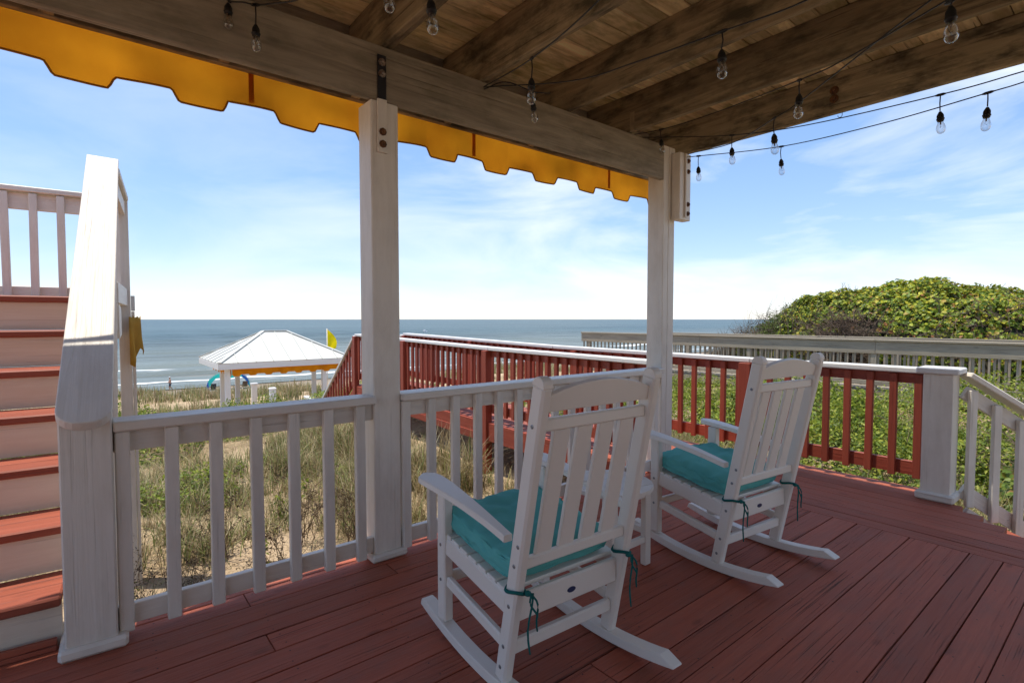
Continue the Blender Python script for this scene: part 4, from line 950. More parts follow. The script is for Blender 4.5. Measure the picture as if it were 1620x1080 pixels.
def beach_chair(x, y, mat, label):
    z = float(ground_z(x, y)); r = root('beach_chair', (x, y, z), label, 'beach chair', 'chairs on the beach')
    board('seat', (x, y, z + .28), (x, y + .5, z + .35), .6, .04, mat, r); board('backrest', (x, y, z + .30), (x, y - .35, z + 1.0), .6, .04, mat, r, up=(0, 1, .3))
    for s in (-1, 1):
        board('leg', (x + s * .3, y - .2, z), (x + s * .3, y + .5, z + .34), .03, .03, M['whiteplain'], r); board('leg', (x + s * .3, y + .5, z), (x + s * .3, y - .1, z + .45), .03, .03, M['whiteplain'], r)
beach_chair(12.3, 73.5, M['dark'], 'dark beach chair at the left end of the aqua sunshade')
beach_chair(13.5, 73.6, M['pinkchair'], 'pinkish beach chair beneath the aqua sunshade')
beach_chair(16.0, 74.2, M['brownchair'], 'brown beach chair toward the right end of the aqua sunshade')
um = root('closed_umbrella', (31, 74, -7.4), 'closed blue beach umbrella seen between red balusters', 'umbrella')
uz = float(ground_z(33, 74)); ux, uy = 32.5, 74.
tube('pole', [(ux, uy, uz), (ux, uy, uz + 2.3)], .03, M['whiteplain'], um, 6); link('canopy', lathe_mesh([(0, 2.35), (.10, 2.1), (.22, 1.3), (.25, .95), (0, .9)], M['blue'], 8, False), um, T(ux, uy, uz))

def person(x, y, rz):
    z = float(ground_z(x, y)) + .0
    B = T(x, y, z) @ Matrix.Rotation(rz, 4, 'Z')
    J = {'pel': (0, 0, .95, .135), 'sp': (0, .01, 1.15, .13), 'ch': (0, .0, 1.35, .155), 'nk': (0, .01, 1.50, .06), 'hd': (0, .03, 1.66, .095), 'ht': (0, .03, 1.74, .07),
         'hl': (-.10, 0, .90, .10), 'kl': (-.12, .14, .50, .062), 'al': (-.12, .02, .10, .04), 'fl': (-.12, .16, .03, .035),
         'hr': (.10, 0, .90, .10), 'kr': (.11, -.02, .48, .062), 'ar': (.11, -.30, .16, .04), 'fr': (.11, -.20, .03, .035),
         'sl': (-.19, 0, 1.43, .06), 'el': (-.25, .05, 1.16, .042), 'wl': (-.17, .28, 1.08, .032), 'gl': (-.13, .35, 1.08, .03),
         'sr': (.19, 0, 1.43, .06), 'er': (.25, .02, 1.16, .042), 'wr': (.18, .26, 1.06, .032), 'gr': (.13, .33, 1.06, .03)}
    E_ = [('pel', 'sp'), ('sp', 'ch'), ('ch', 'nk'), ('nk', 'hd'), ('hd', 'ht'), ('pel', 'hl'), ('hl', 'kl'), ('kl', 'al'), ('al', 'fl'), ('pel', 'hr'), ('hr', 'kr'), ('kr', 'ar'), ('ar', 'fr'), ('ch', 'sl'), ('sl', 'el'), ('el', 'wl'), ('wl', 'gl'), ('ch', 'sr'), ('sr', 'er'), ('er', 'wr'), ('wr', 'gr')]
    ks = list(J); me = bpy.data.meshes.new('person'); me.from_pydata([J[k][:3] for k in ks], [(ks.index(a), ks.index(b)) for a, b in E_], []); me.materials.append(M['skin'])
    o = link('person', me, None, B); md = o.modifiers.new('skin', 'SKIN'); 
    for k, v in zip(ks, me.skin_vertices[0].data): v.radius = (J[k][3], J[k][3]); v.use_root = (k == 'pel')
    s_ = o.modifiers.new('sub', 'SUBSURF'); s_.levels = 1; s_.render_levels = 2
    o['label'] = 'bare chested person in dark shorts walking along the water edge, hands held in front'; o['category'] = 'person'
    # shorts
    bm = bmesh.new()
    tube_geo(bm, [(0, 0, 1.04), (0, 0, .92), (0, 0, .84)], .15, 12, rr=[.145, .165, .15])
    tube_geo(bm, [(-.10, .0, .90), (-.115, .10, .60)], .1, 10, rr=[.115, .10]); tube_geo(bm, [(.10, 0, .90), (.11, -.02, .60)], .1, 10, rr=[.115, .10])
    link('shorts', bm_mesh(bm, 'shorts', M['dark'], True), o, B)
    link('hair', lathe_mesh([(0, .13), (.07, .11), (.10, .05), (.098, .0), (0, -.02)], M['hair'], 12), o, B @ T(0, .02, 1.66))
    link('cap', lathe_mesh([(0, .145), (.06, .13), (.102, .07), (.104, .05), (0, .05)], M['whiteplain'], 12), o, B @ T(0, .025, 1.66))
person(8.35, 78.3, rad(95))
bt = root('boat', (176, 308, -7.5), 'tiny white boat far out on the sea', 'boat')
bx = Matrix.Translation((176.9, 309.7, -7.4)) @ Matrix.Rotation(.4, 4, 'Z')
link('hull', prism_mesh([(-1.6, .9), (-1.3, 0), (1.2, 0), (2.3, 1.0)], 1.2, M['whiteplain']), bt, bx @ XZ); link('cabin', boxmesh(1.3, .9, .9, M['whiteplain'], .05), bt, bx @ T(-.2, 0, 1.4))

# ---------------------------------------------------------------- vegetation
def tri_obj(name, co, tris, col, mat, parent=None, smooth=False, **props):
    me = bpy.data.meshes.new(name); me.vertices.add(len(co)); me.vertices.foreach_set('co', np.ascontiguousarray(co, dtype=np.float32).ravel())
    me.loops.add(tris.size); me.loops.foreach_set('vertex_index', np.ascontiguousarray(tris, dtype=np.int32).ravel())
    me.polygons.add(len(tris)); me.polygons.foreach_set('loop_start', np.arange(len(tris), dtype=np.int32) * 3); me.update(calc_edges=True)
    at_ = me.attributes.new('col', 'FLOAT_COLOR', 'POINT'); c4 = np.concatenate([col, np.ones((len(col), 1))], 1).astype(np.float32); at_.data.foreach_set('color', c4.ravel())
    me.materials.append(mat); return link(name, me, parent, None, **props)
def unit(v): return v / np.maximum(np.linalg.norm(v, axis=1, keepdims=True), 1e-9)
def blades(pos, h, wd, lean, col, curl=.5):
    """bent grass blades; returns verts, tris, colours"""
    n = len(pos); a = RNG.uniform(0, 2 * np.pi, n); d = np.stack([np.cos(a), np.sin(a), np.zeros(n)], 1); s = np.stack([-np.sin(a + RNG.normal(0, .5, n)), np.cos(a), np.zeros(n)], 1)
    ts = np.array([0, .38, .72, 1.]); ws = np.array([1., .85, .5, 0.]); V = []
    for t, w_ in zip(ts, ws):
        c = pos + np.array([0, 0, 1.]) * (h * (t - .5 * curl * lean * t * t))[:, None] + d * (h * lean * t ** 1.8)[:, None]
        if w_ > 0: V += [c - s * (wd * w_ / 2)[:, None], c + s * (wd * w_ / 2)[:, None]]
        else: V += [c]
    V = np.stack(V, 1); base = (np.arange(n) * 7)[:, None]
    t_ = np.array([[0, 1, 3], [0, 3, 2], [2, 3, 5], [2, 5, 4], [4, 5, 6]]); T_ = (base[:, :, None] + t_[None]).reshape(-1, 3)
    return V.reshape(-1, 3), T_, np.repeat(col, 7, 0)
def merge(parts):
    o = 0; A, B, C_ = [], [], []
    for a, b, c in parts: A.append(a); B.append(b + o); C_.append(c); o += len(a)
    return np.concatenate(A), np.concatenate(B), np.concatenate(C_)
def vnoise(x, y, s, seed=0):
    return np.array([noise.noise(Vector((a * s + seed, b * s - seed, seed * .37))) for a, b in zip(x, y)])
GREEN = np.array([[.16, .20, .055], [.22, .25, .08], [.12, .15, .045], [.28, .29, .10]])
STRAW = np.array([[.42, .33, .17], [.34, .26, .14], [.50, .42, .25], [.26, .19, .10]])
def palette(n, green):
    g = RNG.random(n) < green; c = np.where(g[:, None], GREEN[RNG.integers(0, 4, n)], STRAW[RNG.integers(0, 4, n)])
    return c * RNG.uniform(.75, 1.2, (n, 1))
def clump_field(x0, x1, y0, y1, nc, per, hh, wd, lean, thr=-.1, seed=1, green=(.3, .8), spread=.10, ns=.55, avoid=None):
    cx = RNG.uniform(x0, x1, nc); cy = RNG.uniform(y0, y1, nc); nv = vnoise(cx, cy, ns, seed); k = nv > thr
    if avoid is not None: k &= ~avoid(cx, cy)
    cx, cy, nv = cx[k], cy[k], nv[k]; gsel = np.clip(.5 + 1.5 * vnoise(cx, cy, .35, seed + 5), 0, 1); sz = RNG.uniform(.55, 1.25, len(cx))
    m = per; x = np.repeat(cx, m); y = np.repeat(cy, m); s_ = np.repeat(sz, m); n = len(x)
    r = np.abs(RNG.normal(0, spread, n)) * s_; a = RNG.uniform(0, 2 * np.pi, n); x = x + r * np.cos(a); y = y + r * np.sin(a)
    pos = np.stack([x, y, ground_z(x, y) - .02], 1); h = RNG.uniform(.45, 1., n) * s_ * hh
    gr = np.repeat(green[0] + (green[1] - green[0]) * gsel, m); g = RNG.random(n) < gr
    col = np.where(g[:, None], GREEN[RNG.integers(0, 4, n)], STRAW[RNG.integers(0, 4, n)]) * RNG.uniform(.75, 1.2, (n, 1))
    return blades(pos, h, RNG.uniform(.6, 1.2, n) * wd, RNG.uniform(.15, 1, n) * lean, col, .7)
def under_deck(x, y): return ((x < 5.3) & (y < 3.15)) | ((x > 3.95) & (x < 5.3) & (y < 12.5)) | ((np.abs(x - .3) < .15) & (np.abs(y - 5.9) < .15))
def flat_litter(x0, x1, y0, y1, n, ln, wd, thr, seed):
    x = RNG.uniform(x0, x1, n); y = RNG.uniform(y0, y1, n); k = vnoise(x, y, .8, seed) > thr; k &= ~under_deck(x, y); x, y = x[k], y[k]; n = len(x)
    pos = np.stack([x, y, ground_z(x, y) + RNG.uniform(-.005, .03, n)], 1); return blades(pos, RNG.uniform(.3, 1, n) * ln, RNG.uniform(.6, 1.2, n) * wd, RNG.uniform(2.2, 5, n), palette(n, .08), .55)
v, t_, c = merge([clump_field(-2.6, 5.2, 3.3, 12.5, 620, 44, .50, .0095, 1.05, -.02, 3, (.05, .50), .11, avoid=under_deck),
                  clump_field(-2.6, 4.2, 5.8, 13, 430, 44, .48, .0105, 1.1, -.06, 8, (.08, .5), .15, avoid=under_deck),
                  clump_field(2.1, 3.85, 4.2, 9.5, 140, 60, .68, .0105, .95, -.35, 17, (.2, .6), .13),
                  clump_field(2.4, 3.9, 3.3, 5.2, 34, 40, .40, .009, 1.1, -.5, 19, (.1, .5), .12),
                  flat_litter(-2.6, 5.3, 3.0, 13, 60000, .13, .0045, -.22, 2)])
tri_obj('dune_grass', v, t_, c, M['grass'], kind='stuff', label='dry and green dune grass growing on the sand behind the white railing')
v, t_, c = merge([clump_field(5.25, 12, -1.5, 12, 520, 46, .45, .008, .8, -.12, 5, (.25, .75), .10),
                  clump_field(5.25, 6.6, .6, 9, 260, 50, .42, .007, 1.0, -.5, 6, (.15, .6), .12),
                  flat_litter(5.3, 12, -2, 12, 14000, .12, .006, -.4, 9)])
tri_obj('dune_grass', v, t_, c, M['grass'], kind='stuff', label='tangled tan grass among the shrubs beyond the red railing')
v, t_, c = merge([clump_field(-14, 30, 13, 30, 1500, 26, .75, .022, .55, -.15, 4, (.3, .75), .20, ns=.2),
                  clump_field(-16, 40, 28, 47, 2100, 18, .95, .04, .5, -.12, 7, (.2, .6), .3, ns=.12),
                  clump_field(13.7, 34, 5, 20, 500, 20, .6, .02, .6, -.3, 12, (.3, .7), .2, ns=.2)])
tri_obj('sea_oats', v, t_, c, M['grass'], kind='stuff', label='sea oats and beach grass on the far dune around the gazebo')

def leafset(P_, Nr, sz, col, aspect=.55):
    """folded four-point leaves"""
    n = len(P_); Nr = unit(Nr); a = unit(np.cross(Nr, unit(RNG.normal(size=(n, 3))))); b = np.cross(Nr, a); s_ = sz[:, None]
    V = np.stack([P_ - a * s_ * .5, P_ - b * s_ * aspect * .5 + Nr * s_ * .10 + a * s_ * .05, P_ + a * s_ * .5 - Nr * s_ * .08, P_ + b * s_ * aspect * .5 + Nr * s_ * .10 + a * s_ * .05], 1).reshape(-1, 3)
    base = (np.arange(n) * 4)[:, None, None]; T_ = (base + np.array([[0, 2, 1], [0, 3, 2]])[None]).reshape(-1, 3)
    return V, T_, np.repeat(col, 4, 0)
def vineleafset(P_, Nr, sz, col):
    """broader seven-point leaves with a folded midrib"""
    n = len(P_); Nr = unit(Nr); a = unit(np.cross(Nr, unit(RNG.normal(size=(n, 3))))); b = np.cross(Nr, a); s_ = sz[:, None]
    L_ = [(-.5, 0, 0), (-.28, .34, .10), (.12, .36, .10), (.55, 0, -.10), (.12, -.36, .10), (-.28, -.34, .10)]
    V = np.stack([P_ + a * s_ * p + b * s_ * q + Nr * s_ * r for p, q, r in L_], 1).reshape(-1, 3)
    base = (np.arange(n) * 6)[:, None, None]; T_ = (base + np.array([[0, 3, 2], [0, 2, 1], [0, 4, 3], [0, 5, 4]])[None]).reshape(-1, 3)
    return V, T_, np.repeat(col, 6, 0)
def cpick(n, cols, var=.25):
    cols = np.array(cols); return cols[RNG.integers(0, len(cols), n)] * RNG.uniform(1 - var, 1 + var, (n, 1))
SHRUB = [[.20, .26, .028], [.26, .32, .035], [.14, .20, .028], [.33, .35, .05], [.10, .15, .022]]
def hummock(cx, cy, rx, ry, h, n, sz, cols, seed, deep=.6, aspect=.5, lump=.42):
    """leaves through the outer layer of an uneven low shrub"""
    a = RNG.uniform(0, 2 * np.pi, n); r = np.sqrt(RNG.random(n)) * 1.0; x = cx + rx * r * np.cos(a); y = cy + ry * r * np.sin(a)
    nv = vnoise(x, y, 1.9, seed) * lump + vnoise(x, y, 5.5, seed + 2) * lump * .5
    top = h * (np.clip(1 - r ** 3, 0, 1) ** .6) * (1 + nv * 1.6)
    d = RNG.exponential(.13, n) ; z = ground_z(x, y) + np.maximum(top - d * (1 + deep), .02)
    e = .12; gx = (vnoise(x + e, y, 1.9, seed) - vnoise(x - e, y, 1.9, seed)) * lump * h * 3
    Nr = np.stack([.55 * r * np.cos(a) - gx + RNG.normal(0, .45, n), .55 * r * np.sin(a) + RNG.normal(0, .45, n), .75 + RNG.normal(0, .35, n)], 1)
    return leafset(np.stack([x, y, z], 1), Nr, RNG.uniform(.7, 1.3, n) * sz, cpick(n, cols), aspect)
def twigs(name, seeds, mat, parent=None, gen=2, r0=.008, props=None):
    """branching bare stems: seeds = (position, direction, length)"""
    rnd = random.Random(len(seeds)); vs, fs = [], []
    def stem(p, d, L_, r, g):
        pts = [p.copy()]; d = d.normalized(); k = 5
        for i in range(k):
            d = (d + Vector((rnd.gauss(0, .16), rnd.gauss(0, .16), rnd.gauss(.02, .14)))).normalized(); pts.append(pts[-1] + d * L_ / k)
        up_ = Vector((.3, .2, 1)); b0 = len(vs)
        for i, q in enumerate(pts):
            rr = r * (1 - .75 * i / k); t = (pts[min(i + 1, k)] - pts[max(i - 1, 0)]).normalized(); a = t.cross(up_).normalized(); b = t.cross(a)
            for m in range(3): vs.append(q + (a * math.cos(m * 2.094) + b * math.sin(m * 2.094)) * rr)
        for i in range(k):
            for m in range(3):
                f0, f1, f2, f3 = b0 + i * 3 + m, b0 + i * 3 + (m + 1) % 3, b0 + (i + 1) * 3 + (m + 1) % 3, b0 + (i + 1) * 3 + m; fs.append((f0, f1, f2)); fs.append((f0, f2, f3))
        if g:
            for _ in range(3):
                i = rnd.randint(1, k - 1); nd = (d + Vector((rnd.gauss(0, .7), rnd.gauss(0, .7), rnd.gauss(.1, .5)))).normalized(); stem(pts[i], nd, L_ * rnd.uniform(.4, .65), r * .6, g - 1)
    for p, d, l in seeds: stem(Vector(p), Vector(d), l, r0 * rnd.uniform(.7, 1.3), gen)
    me = bpy.data.meshes.new(name); me.from_pydata([tuple(v_) for v_ in vs], [], fs); me.materials.append(mat); o = link(name, me, parent)
    for k, v_ in (props or {}).items(): o[k] = v_
    return o
# low yaupon and wax myrtle hummocks beyond the red railing
def shrub(label, parts, stems, group=None, name='low_shrub', cat='shrub'):
    cx, cy = parts[0][0], parts[0][1]; r = root(name, (cx, cy, float(ground_z(cx, cy))), label, cat, group)
    v, t_, c = merge([hummock(*p) for p in parts]); tri_obj('foliage', v, t_, c, M['leaf'], r, kind='stuff')
    sd = []
    for p in parts:
        for _ in range(stems):
            a = random.uniform(0, 6.28); q = random.random() ** .5 * .8; x = p[0] + p[2] * q * math.cos(a); y = p[1] + p[3] * q * math.sin(a); sd.append(((x, y, float(ground_z(x, y))), (random.gauss(0, .4), random.gauss(0, .4), 1), p[4] * random.uniform(.8, 1.15)))
    twigs('stems', sd, M['bark'], r, 1, .006, {'kind': 'stuff'}); return r
shrub('bright green shrub nearest the deck behind the last balusters before the corner newel', [(7.0, 2.0, 1.25, 1.0, .52, 9000, .056, SHRUB, 1), (7.9, 1.0, 1.1, 1.0, .55, 7000, .056, SHRUB, 2)], 16)
shrub('broad green shrub behind the rear rocking chair and red railing', [(8.2, 3.4, 1.6, 1.4, .62, 12000, .058, SHRUB, 3), (7.0, 4.3, 1.1, 1.2, .45, 6000, .056, SHRUB, 4)], 16)
shrub('green shrub against the weathered boardwalk left of the rear rocking chair', [(10.4, 5.0, 1.5, 1.8, .62, 9000, .05, SHRUB, 5), (9.2, 7.0, 1.5, 1.5, .5, 7000, .05, SHRUB, 6)], 12)
shrub('green shrub just outside the red railing beside the corner porch post', [(6.6, 6.2, 1.0, 1.4, .62, 8000, .056, SHRUB, 7)], 14)
shrub('green shrub at the foot of the weathered boardwalk behind the corner newel', [(10.4, 1.9, 1.5, 1.7, .66, 10000, .05, SHRUB, 8), (10.6, -.6, 1.4, 1.3, .6, 6000, .05, SHRUB, 9)], 14)
# dark vine tangle to the right of the side stair
DARKV = [[.08, .14, .025], [.12, .19, .03], [.17, .23, .035], [.24, .22, .04], [.06, .10, .02], [.26, .13, .04]]
vt = root('vine_thicket', (8.2, -.2, -.4), 'dark leafy vine thicket with dead twigs below the white sloping railing', 'thicket')
def vhummock(cx, cy, rx, ry, h, n, sz, cols, seed):
    a = RNG.uniform(0, 2 * np.pi, n); r = np.sqrt(RNG.random(n)); x = cx + rx * r * np.cos(a); y = cy + ry * r * np.sin(a)
    top = h * (np.clip(1 - r ** 3, 0, 1) ** .6) * (1 + .35 * vnoise(x, y, 1.6, seed)); z = ground_z(x, y) + np.maximum(top - RNG.exponential(.16, n), .03)
    Nr = np.stack([.5 * r * np.cos(a) - .35 + RNG.normal(0, .4, n), .5 * r * np.sin(a) + RNG.normal(0, .4, n), .6 + RNG.normal(0, .35, n)], 1)
    return vineleafset(np.stack([x, y, z], 1), Nr, RNG.uniform(.6, 1.35, n) * sz, cpick(n, cols))
v, t_, c = merge([vhummock(7.1, .15, 1.3, .9, .62, 6500, .062, DARKV, 21), vhummock(6.6, -.9, 1.2, .9, .40, 5000, .06, DARKV, 22), vhummock(8.8, -.7, 1.5, 1.2, .85, 8000, .07, DARKV, 23)])
tri_obj('leaves', v, t_, c, M['leaf'], vt, kind='stuff')
sd = [((random.uniform(5.9, 9.4), random.uniform(-1.6, .75), -.35), (random.gauss(-.3, .5), random.gauss(0, .5), .8), random.uniform(.5, 1.0)) for _ in range(75)]
twigs('dead_twigs', sd, M['bark'], vt, 2, .006, {'kind': 'stuff'})

# the left side: bright green bushes and small leafy plants in the sand
shrub('bright green bush at the dune edge left of the gazebo, behind the tall landing post', [(.2, 11.2, 1.5, 1.3, .72, 9000, .055, SHRUB, 31), (2.6, 11.8, 1.3, 1.1, .50, 7000, .055, SHRUB, 32), (-1.2, 11.8, 1.4, 1.2, .6, 5000, .055, SHRUB, 33)], 12)
shrub('low green bush in front of the gazebo posts', [(6.4, 14.6, 1.5, 1.2, .42, 5000, .06, SHRUB, 34), (5.0, 13.6, 1.0, .9, .30, 3000, .06, SHRUB, 36)], 10)
YG = [[.20, .26, .02], [.16, .22, .02], [.25, .28, .03], [.10, .15, .02]]
shrub('grassy green bush seen just below the white rail, left of the middle porch post', [(.9, 7.6, .7, .6, .38, 2600, .05, SHRUB, 35)], 8)
ps = root('seedling', (1.4, 4.6, -.9), 'young yellow green plant with upright leaves in the sand', 'plant', 'young leafy plants in the sand')
def seedling(M0, first=None):
    V_, T_, C_ = [], [], []; n = 26; P_ = []; 
    hts = np.linspace(.04, .30, n); a = np.arange(n) * 2.4; P_ = np.stack([np.cos(a) * .035, np.sin(a) * .035, hts], 1) + RNG.normal(0, .012, (n, 3))
    return leafset(P_, np.stack([np.cos(a), np.sin(a), np.full(n, .9)], 1), RNG.uniform(.04, .065, n), cpick(n, YG, .2), .42)
v, t_, c = seedling(None); base_ = Matrix.Translation((1.4, 4.6, float(ground_z(1.4, 4.6))))
COL.objects; bpy.data.objects.remove(ps)
ps = link('seedling', None, None, base_); ps['label'] = 'young yellow green plant with upright leaves in the sand'; ps['category'] = 'plant'; ps['group'] = 'young leafy plants in the sand'
lf = tri_obj('leaves', v, t_, c, M['leaf'], None, kind='stuff'); W[lf] = base_; lf.parent = ps; lf.matrix_local = Matrix.Identity(4)
stm = tube('stem', [(0, 0, -.02), (.004, 0, .15), (0, .004, .29)], .003, M['bark'], None, 4); W[stm] = base_; stm.parent = ps; stm.matrix_local = Matrix.Identity(4)
for k in range(20):
    x, y = random.uniform(.2, 3.7), random.uniform(3.7, 8.5); s = random.uniform(.6, 1.25)
    copy_tree(ps, Matrix.Translation((x, y, float(ground_z(x, y)))) @ Matrix.Rotation(random.uniform(0, 6), 4, 'Z') @ Matrix.Scale(s, 4))
# dry dark weeds close behind the railing
dwb = Matrix.Translation((.9, 4.2, float(ground_z(.9, 4.2))))
M['weed'] = plain('dry_weed_stem', (.085, .055, .035), rough=.9, c2=(.16, .11, .06), scale=9)
dw = link('dry_weed', None, None, dwb); dw['label'] = 'dark dry weed with seed heads standing in the sand behind the white railing'; dw['category'] = 'weed'; dw['group'] = 'dry weeds behind the railing'
sd = [((random.uniform(-.09, .09), random.uniform(-.09, .09), -.02), (random.gauss(0, .16), random.gauss(0, .16), 1), random.uniform(.38, .72)) for _ in range(9)]
wst = twigs('stems', sd, M['weed'], None, 2, .0035, {'kind': 'stuff'}); W[wst] = dwb; wst.parent = dw; wst.matrix_local = Matrix.Identity(4)
n = 420; k = RNG.integers(0, len(wst.data.vertices), n); allv = np.array([tuple(v_.co) for v_ in wst.data.vertices]); hi = allv[allv[:, 2] > .18]; P_ = hi[RNG.integers(0, len(hi), n)] + RNG.normal(0, .008, (n, 3))
v, t_, c = leafset(P_, RNG.normal(0, 1, (n, 3)), RNG.uniform(.014, .030, n), cpick(n, [[.07, .045, .03], [.12, .08, .045], [.20, .15, .08]], .2), .4)
sh_ = tri_obj('seed_heads', v, t_, c, M['leaf'], None, kind='stuff'); W[sh_] = dwb; sh_.parent = dw; sh_.matrix_local = Matrix.Identity(4)
for x, y in ((.28, 3.75), (.42, 4.5), (.62, 3.9), (.75, 5.1), (1.05, 3.9), (1.3, 4.6), (1.0, 5.6), (.15, 4.9), (1.6, 5.3), (.5, 3.5), (.35, 4.0), (1.2, 3.7), (2.0, 4.9)):
    s = random.uniform(.8, 1.25); copy_tree(dw, Matrix.Translation((x, y, float(ground_z(x, y)))) @ Matrix.Rotation(random.uniform(0, 6), 4, 'Z') @ Matrix.Scale(s, 4))
v, t_, c = clump_field(.05, .75, 3.5, 4.9, 46, 60, .42, .006, .8, -1, 15, (.5, .8), .09)
tri_obj('tall_grass_tuft', v, t_, c * .75, M['grass'], kind='stuff', label='darker grass tuft at the foot of the white railing by the newel')
pp = link('torn_board', boxmesh(.16, .07, .012, M['paper'], .002), None, T(1.13, 4.45, float(ground_z(1.13, 4.45)) + .03) @ Matrix.Rotation(.5, 4, 'Z') @ Matrix.Rotation(.2, 4, 'X')); pp['label'] = 'small white scrap of board lying on the sand behind the railing'; pp['category'] = 'scrap'

# vine covered mound beyond the weathered boardwalk
HY = ([-6, -2, 1.0, 1.8, 3.4, 5.2, 6.4, 7.4, 8.6, 9.6], [1.6, 1.75, 1.82, 1.9, 2.25, 2.2, 1.9, 1.3, .45, -.2])
def mound_z(x, y):
    Hh = np.interp(y, *HY); g = -.35; u = np.clip((x - 16.3) / 2.7, -1, 1)
    return g + (Hh - g) * np.sqrt(np.clip(1 - np.abs(u) ** 2.6, 0, 1))
mo = root('vine_mound', (16, 2, -.4), 'large rounded thicket overgrown with yellow green vine leaves beyond the weathered boardwalk', 'thicket')
xs = np.arange(13.55, 19.05, .25); ys = np.arange(-5.8, 9.5, .25); X, Y = np.meshgrid(xs, ys)
Z = mound_z(X, Y) - .30 + .12 * np.sin(X * 3.1 + Y * 2) * np.cos(Y * 2.7 - X); nx = len(xs); ny = len(ys)
i = np.arange(nx * ny).reshape(ny, nx); q = np.stack([i[:-1, :-1], i[:-1, 1:], i[1:, 1:], i[1:, :-1]], -1).reshape(-1, 4)
tr = np.concatenate([q[:, [0, 1, 2]], q[:, [0, 2, 3]]]); co = np.stack([X, Y, Z], -1).reshape(-1, 3)
M['litter'] = plain('dark_core', (.055, .045, .028), rough=1, c2=(.03, .028, .016), scale=6, bump=1., bscale=14)  # dark hull added inside the mound to block the view through the leaves
cm = tri_obj('dark_core', co, tr, np.tile([[.05, .04, .03]], (len(co), 1)), M['litter'], mo)
def mound_pts(n, y0, y1, off):
    a = RNG.uniform(0, np.pi * .62, n); y = RNG.uniform(y0, y1, n); u = -np.cos(a); x = 16.3 + 2.7 * u
    e = .05; x = np.clip(x, 13.62, 19); z = mound_z(x, y); lp = .15 * vnoise(x + z, y, .9, 41) + .13 * vnoise(x + z, y, 2.7, 43) + .08 * vnoise(x + z, y, 6.1, 45)
    nx_ = -(mound_z(x + e, y) - mound_z(x - e, y)) / (2 * e); ny_ = -(mound_z(x, y + e) - mound_z(x, y - e)) / (2 * e); nx_ = np.clip(nx_, -4, 4)
    Nr = unit(np.stack([nx_, ny_, np.ones(n)], 1)); # fill the steep face down to the ground
    st_ = (x < 13.95); z = np.where(st_, RNG.uniform(-.3, 1, n) * (z + .3) * .9, z)
    P_ = np.stack([x, y, z], 1) + Nr * (lp * 1.3 - RNG.exponential(off, n))[:, None]
    return P_, Nr
VINE = [[.22, .27, .025], [.30, .33, .03], [.14, .20, .025], [.40, .37, .03], [.09, .14, .02], [.40, .28, .05], [.30, .13, .045]]
CEDAR = [[.10, .15, .025], [.14, .19, .03], [.19, .24, .035], [.07, .10, .02]]
P_, Nr = mound_pts(52000, -5.5, 6.4, .09); bare = ((np.abs(P_[:, 1] - 4.7) < .60) & (P_[:, 2] < 1.35) & (P_[:, 2] > .2) & (vnoise(P_[:, 1], P_[:, 2], 2.5, 5) > -.25))
P_, Nr = P_[~bare], Nr[~bare]; n = len(P_); v, t_, c = vineleafset(P_, Nr + RNG.normal(0, .42, (n, 3)), RNG.uniform(.6, 1.35, n) * .080, cpick(n, VINE[:5] * 4 + VINE, .22) * 1.12 * (1 + .35 * np.clip(vnoise(P_[:, 1], P_[:, 2] + P_[:, 0], .7, 9), -1, 1))[:, None])
tri_obj('vine_leaves', v, t_, c, M['leaf'], mo, kind='stuff')
P_, Nr = mound_pts(30000, 5.0, 7.6, .13); keep = RNG.random(len(P_)) < np.interp(P_[:, 1], [5.0, 6.0, 6.9, 7.6], [.4, 1, .7, .1]); P_, Nr = P_[keep], Nr[keep]; n = len(P_)
v, t_, c = leafset(P_, Nr + RNG.normal(0, .6, (n, 3)), RNG.uniform(.6, 1.4, n) * .06, cpick(n, CEDAR, .25), .35); tri_obj('fine_foliage', v, t_, c, M['leaf'], mo, kind='stuff')
sd = []
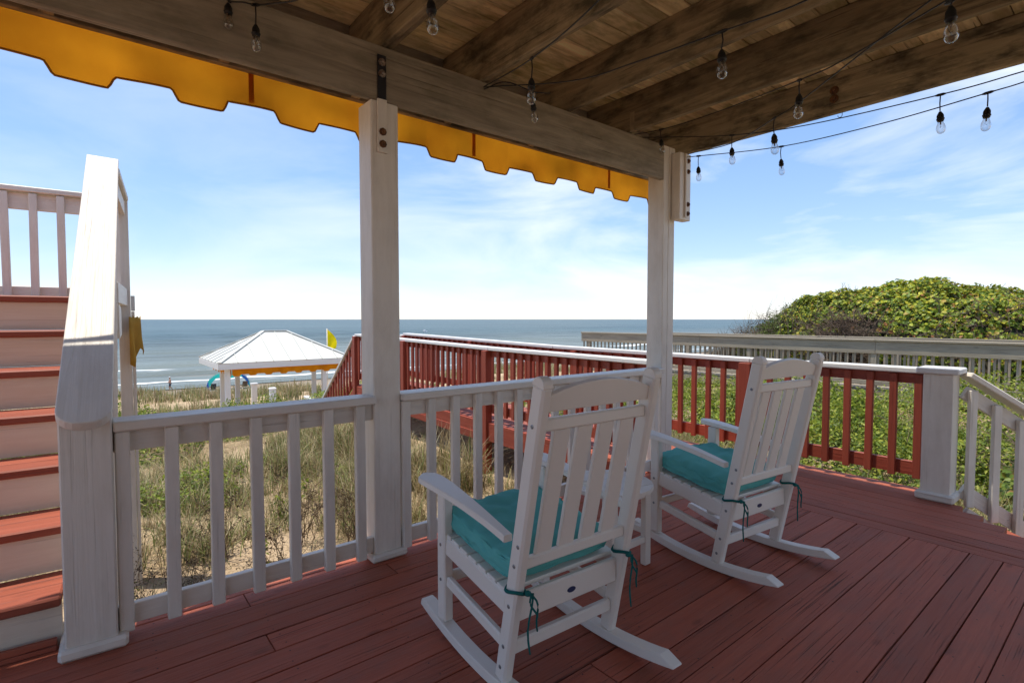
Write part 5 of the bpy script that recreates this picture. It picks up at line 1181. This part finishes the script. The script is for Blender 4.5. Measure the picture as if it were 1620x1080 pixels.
for _ in range(220):
    y = random.gauss(4.7, .38); z = random.uniform(.4, 1.25); x = 16.3 - 2.7 * math.sqrt(max(.05, 1 - ((z + .35) / 2.6) ** 2)) - .02; sd.append(((x, y, z), (random.gauss(-.35, .3), random.gauss(0, .9), random.gauss(.1, .6)), random.uniform(.35, .75)))
for _ in range(60):
    y = random.uniform(1.0, 3.2); z = random.uniform(.6, 1.6); x = 16.3 - 2.7 * math.sqrt(max(.05, 1 - ((z + .35) / 2.5) ** 2)) - .05; sd.append(((x, y, z), (random.gauss(-.3, .3), random.gauss(0, .9), random.gauss(.2, .5)), random.uniform(.3, .7)))
for _ in range(60):
    y = random.uniform(0, 6.5); sd.append(((16 + random.uniform(-.6, .6), y, float(mound_z(16., y)) - .22), (random.gauss(0, .3), random.gauss(0, .3), 1), random.uniform(.15, .30)))
twigs('dead_branches', sd, M['bark'], mo, 2, .009, {'kind': 'stuff'})
bs = root('bare_shrub', (15, 7.6, -.3), 'leafless grey brown twiggy brush at the left end of the vine mound', 'shrub')
sd = []
for _ in range(520):
    y = random.uniform(5.5, 8.9); hx = float(np.interp(y, [5.5, 6.4, 7.3, 8.0, 8.9], [1.75, 1.75, 1.4, .85, .25])); x = random.uniform(14.0, 16); sd.append(((x, y, -.3), (random.gauss(0, .16), random.gauss(.12, .2), 1), (hx + .4) * random.uniform(.5, .80)))
twigs('twigs', sd, M['bark'], bs, 2, .012, {'kind': 'stuff'})
n = 16000; y = RNG.uniform(5.9, 8.7, n); x = RNG.uniform(13.9, 16.1, n); z = -.3 + (np.interp(y, [5.9, 6.4, 7.3, 8.0, 8.7], [1.9, 1.7, 1.2, .7, .2]) + .3) * RNG.random(n) ** .8
v, t_, c = leafset(np.stack([x, y, z], 1), RNG.normal(0, 1, (n, 3)), RNG.uniform(.02, .05, n), cpick(n, [[.13, .10, .06], [.2, .15, .1], [.09, .10, .03], [.08, .06, .04]], .2), .4); tri_obj('withered_leaves', v, t_, c, M['leaf'], bs, kind='stuff')
